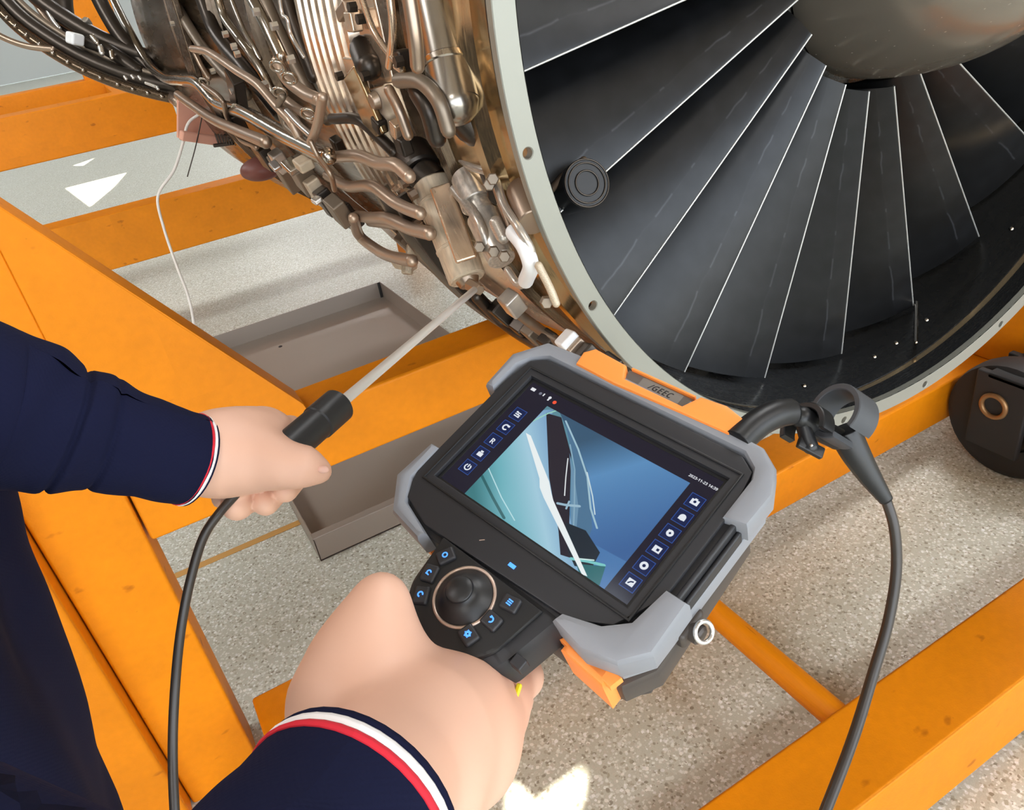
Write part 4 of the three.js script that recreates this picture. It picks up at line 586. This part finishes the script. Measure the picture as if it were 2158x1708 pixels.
  const sk = [capsule(head.clone().add(V(-0.01, 0.03, 0)), head.clone().add(V(0.01, 0.0, 0)), 0.092, 0.085), capsule(head.clone().add(V(0.035, -0.03, 0)), head.clone().add(V(0.055, -0.085, 0)), 0.06, 0.038), capsule(head.clone().add(V(-0.02, -0.06, 0)), head.clone().add(V(-0.06, -0.22, 0)), 0.058, 0.066), capsule(head.clone().add(V(0.088, 0.0, 0)), head.clone().add(V(0.108, -0.035, 0)), 0.008, 0.013), ...[-1, 1].map((k) => capsule(head.clone().add(V(0.0, 0.01, k * 0.083)), head.clone().add(V(-0.008, -0.035, k * 0.082)), 0.016, 0.012)), capsule(head.clone().add(V(0.085, -0.06, -0.018)), head.clone().add(V(0.085, -0.06, 0.018)), 0.010, 0.010), capsule(head.clone().add(V(-0.06, -0.22, 0)), V(-0.31, 1.05, -0.58), 0.06, 0.08)];
  const body = mesh('body', mergeGeometries([surfaceNet(rall, rb.min, rb.max, 0.0028), surfaceNet(lall, lb.min, lb.max, 0.0028), surfaceNet(blend(sk, 0.03), V(-0.48, 0.93, -0.74), V(-0.04, 1.9, -0.42), 0.009)]), M.skin, t, 'bare hands, one gripping the videoscope, one the probe');
  for (const k of [-1, 1]) { const g = new THREE.SphereGeometry(0.012, 14, 10); g.translate(head.x + 0.078, head.y + 0.012, head.z + k * 0.033); mesh('eye', g, M.white, body); const ir = new THREE.SphereGeometry(0.006, 12, 8); ir.translate(head.x + 0.0855, head.y + 0.011, head.z + k * 0.033); mesh('iris', ir, M.hair, body); mesh('eyebrow', capped([V(head.x + 0.088, head.y + 0.034, head.z + k * 0.018), V(head.x + 0.084, head.y + 0.038, head.z + k * 0.036), V(head.x + 0.074, head.y + 0.033, head.z + k * 0.052)], 0.0035, 10, 8), M.hair, body); }
  mesh('mouth', capped([V(head.x + 0.083, head.y - 0.062, head.z - 0.022), V(head.x + 0.095, head.y - 0.06, head.z), V(head.x + 0.083, head.y - 0.062, head.z + 0.022)], 0.005, 12, 8), M.lips, body);
  { const g = surfaceNet((p) => Math.max(Math.hypot((p.x - head.x + 0.018) / 1.0, p.y - head.y - 0.02, p.z - head.z) - 0.108, (p.x - head.x) * 0.8 - (p.y - head.y) + 0.015), V(-0.38, 1.62, -0.74), V(-0.08, 1.9, -0.42), 0.009); mesh('hair', g, M.hair, t); }
  for (const [x, y, d, r] of [[681, 990, 0.585, 11]]) { const p = at(x, y, d), g = new THREE.SphereGeometry(r * d / F, 14, 10); g.scale(1.2, 0.75, 0.5); g.applyQuaternion(camera.quaternion.clone()); g.translate(p.x, p.y, p.z); mesh('nail', g, M.nail, body); }
  // navy jersey
  const RS = V(-0.30, 1.49, -0.37), LS = V(-0.29, 1.49, -0.76), RE = at(420, 2150, 0.235), LE = at(-260, 840, 0.47);
  const jersey = blend([capsule(V(-0.25, 1.40, -0.65), V(-0.335, 0.95, -0.64), 0.115, 0.125), capsule(V(-0.27, 1.40, -0.5), V(-0.32, 0.95, -0.52), 0.115, 0.125), capsule(RS, RE, 0.068, 0.042), capsule(LS, LE, 0.075, 0.06), capsule(RS, LS, 0.065, 0.065)], 0.05);
  const wrinkle = (p) => jersey(p) - 0.004 * Math.sin(p.y * 34 + 3 * perlin.noise(p.x * 6, p.y * 6, p.z * 6)) * (0.5 + 0.5 * perlin.noise(p.x * 5, p.y * 5, p.z * 5 + 9));
  mesh('jersey', surfaceNet((p) => Math.max(wrinkle(p), 0.86 - p.y), V(-0.55, 0.85, -0.92), V(0.06, 1.62, -0.08), 0.009), M.navy, t, 'navy blue jersey');
  const sleeve = (pts, bump, seg, stripes) => {
    const c = pts.map((q) => J(q)), P = c.map((j) => j.p), Rr = c.map((j) => j.r);
    const sl = mesh('sleeve', sweep(P, Rr, seg, 40, V(0.1, 1, 0.2), bump), M.navy, t);
    const n = P.length, end = P[n - 1], dir = end.clone().sub(P[n - 2]).normalize(), r = Rr[n - 1];
    for (const [o0, o1, ex, m, nm] of stripes) { const a = end.clone().addScaledVector(dir, o0), b = end.clone().addScaledVector(dir, o1), mid = a.clone().lerp(b, 0.5); const L = sweep([a, mid, b], [r + ex - 0.0008, r + ex, r + ex - 0.0008], 8, 40, V(0.1, 1, 0.2)); mesh(nm, L, m, sl); }
  };
  sleeve([[420, 2150, 0.235, 345], [520, 2010, 0.257, 305], [600, 1900, 0.277, 276], [680, 1797, 0.297, 252], [740, 1715, 0.315, 240]], (s, a) => 0.0014 * Math.sin(s * 16 + a * 2) * Math.max(0, 0.85 - s), 50, [[0.001, 0.0055, 0.0002, M.navy, 'cuff_edge'], [-0.0035, 0.0012, 0.0009, M.white, 'cuff_stripe'], [-0.0075, -0.0035, 0.0011, M.red, 'cuff_stripe']]);
  sleeve([[-260, 840, 0.47, 215], [-100, 850, 0.49, 200], [0, 866, 0.51, 176], [130, 898, 0.53, 148], [250, 928, 0.55, 118], [345, 955, 0.57, 103], [400, 968, 0.585, 98]], (s, a) => 0.0024 * Math.sin((s - 0.36) * 30 + a * 0.9) * Math.exp(-(((s - 0.55) / 0.2) ** 2)) * (0.6 + 0.4 * Math.cos(a - 0.3)) * 1.3 + 0.0012 * perlin.noise(s * 9, a * 1.2, 4) - 0.0035 * Math.exp(-(((s - 0.545 - 0.02 * Math.sin(a + 1)) / 0.011) ** 2)) - 0.0025 * Math.exp(-(((s - 0.665 - 0.015 * Math.sin(a)) / 0.009) ** 2)) * (Math.cos(a - 1) > 0 ? 1 : 0.3), 140, [[0.002, 0.0035, 0.0004, M.navy, 'cuff_edge'], [-0.0005, 0.002, 0.0007, M.white, 'cuff_stripe'], [-0.0025, -0.0005, 0.0006, M.red, 'cuff_stripe']]);
  const legs = blend([...[[-0.50, -0.50], [-0.66, -0.68]].flatMap(([z0, z1]) => [capsule(V(-0.34, 0.95, z0), V(-0.33, 0.5, z1), 0.1, 0.075), capsule(V(-0.33, 0.5, z1), V(-0.36, 0.08, z1), 0.072, 0.055)]), capsule(V(-0.34, 0.95, -0.53), V(-0.34, 0.95, -0.64), 0.12, 0.12)], 0.03);
  mesh('trousers', surfaceNet((p) => Math.max(legs(p), p.y - 1.0), V(-0.52, 0.0, -0.82), V(-0.16, 1.05, -0.34), 0.012), M.trousers, t);
  for (const z of [-0.5, -0.68]) mesh('shoe', surfaceNet((p) => Math.max(blend([capsule(V(-0.38, 0.05, z), V(-0.18, 0.035, z), 0.05, 0.042), capsule(V(-0.36, 0.05, z), V(-0.36, 0.12, z), 0.05, 0.05)], 0.03)(p), -p.y), V(-0.46, -0.02, z - 0.08), V(-0.1, 0.2, z + 0.08), 0.01), M.black, t);
  settle(t, V(-0.34, 0, -0.58));
}
scene.traverse((o) => { if (o.isMesh) o.castShadow = o.receiveShadow = true; });
renderer.render(scene, camera);
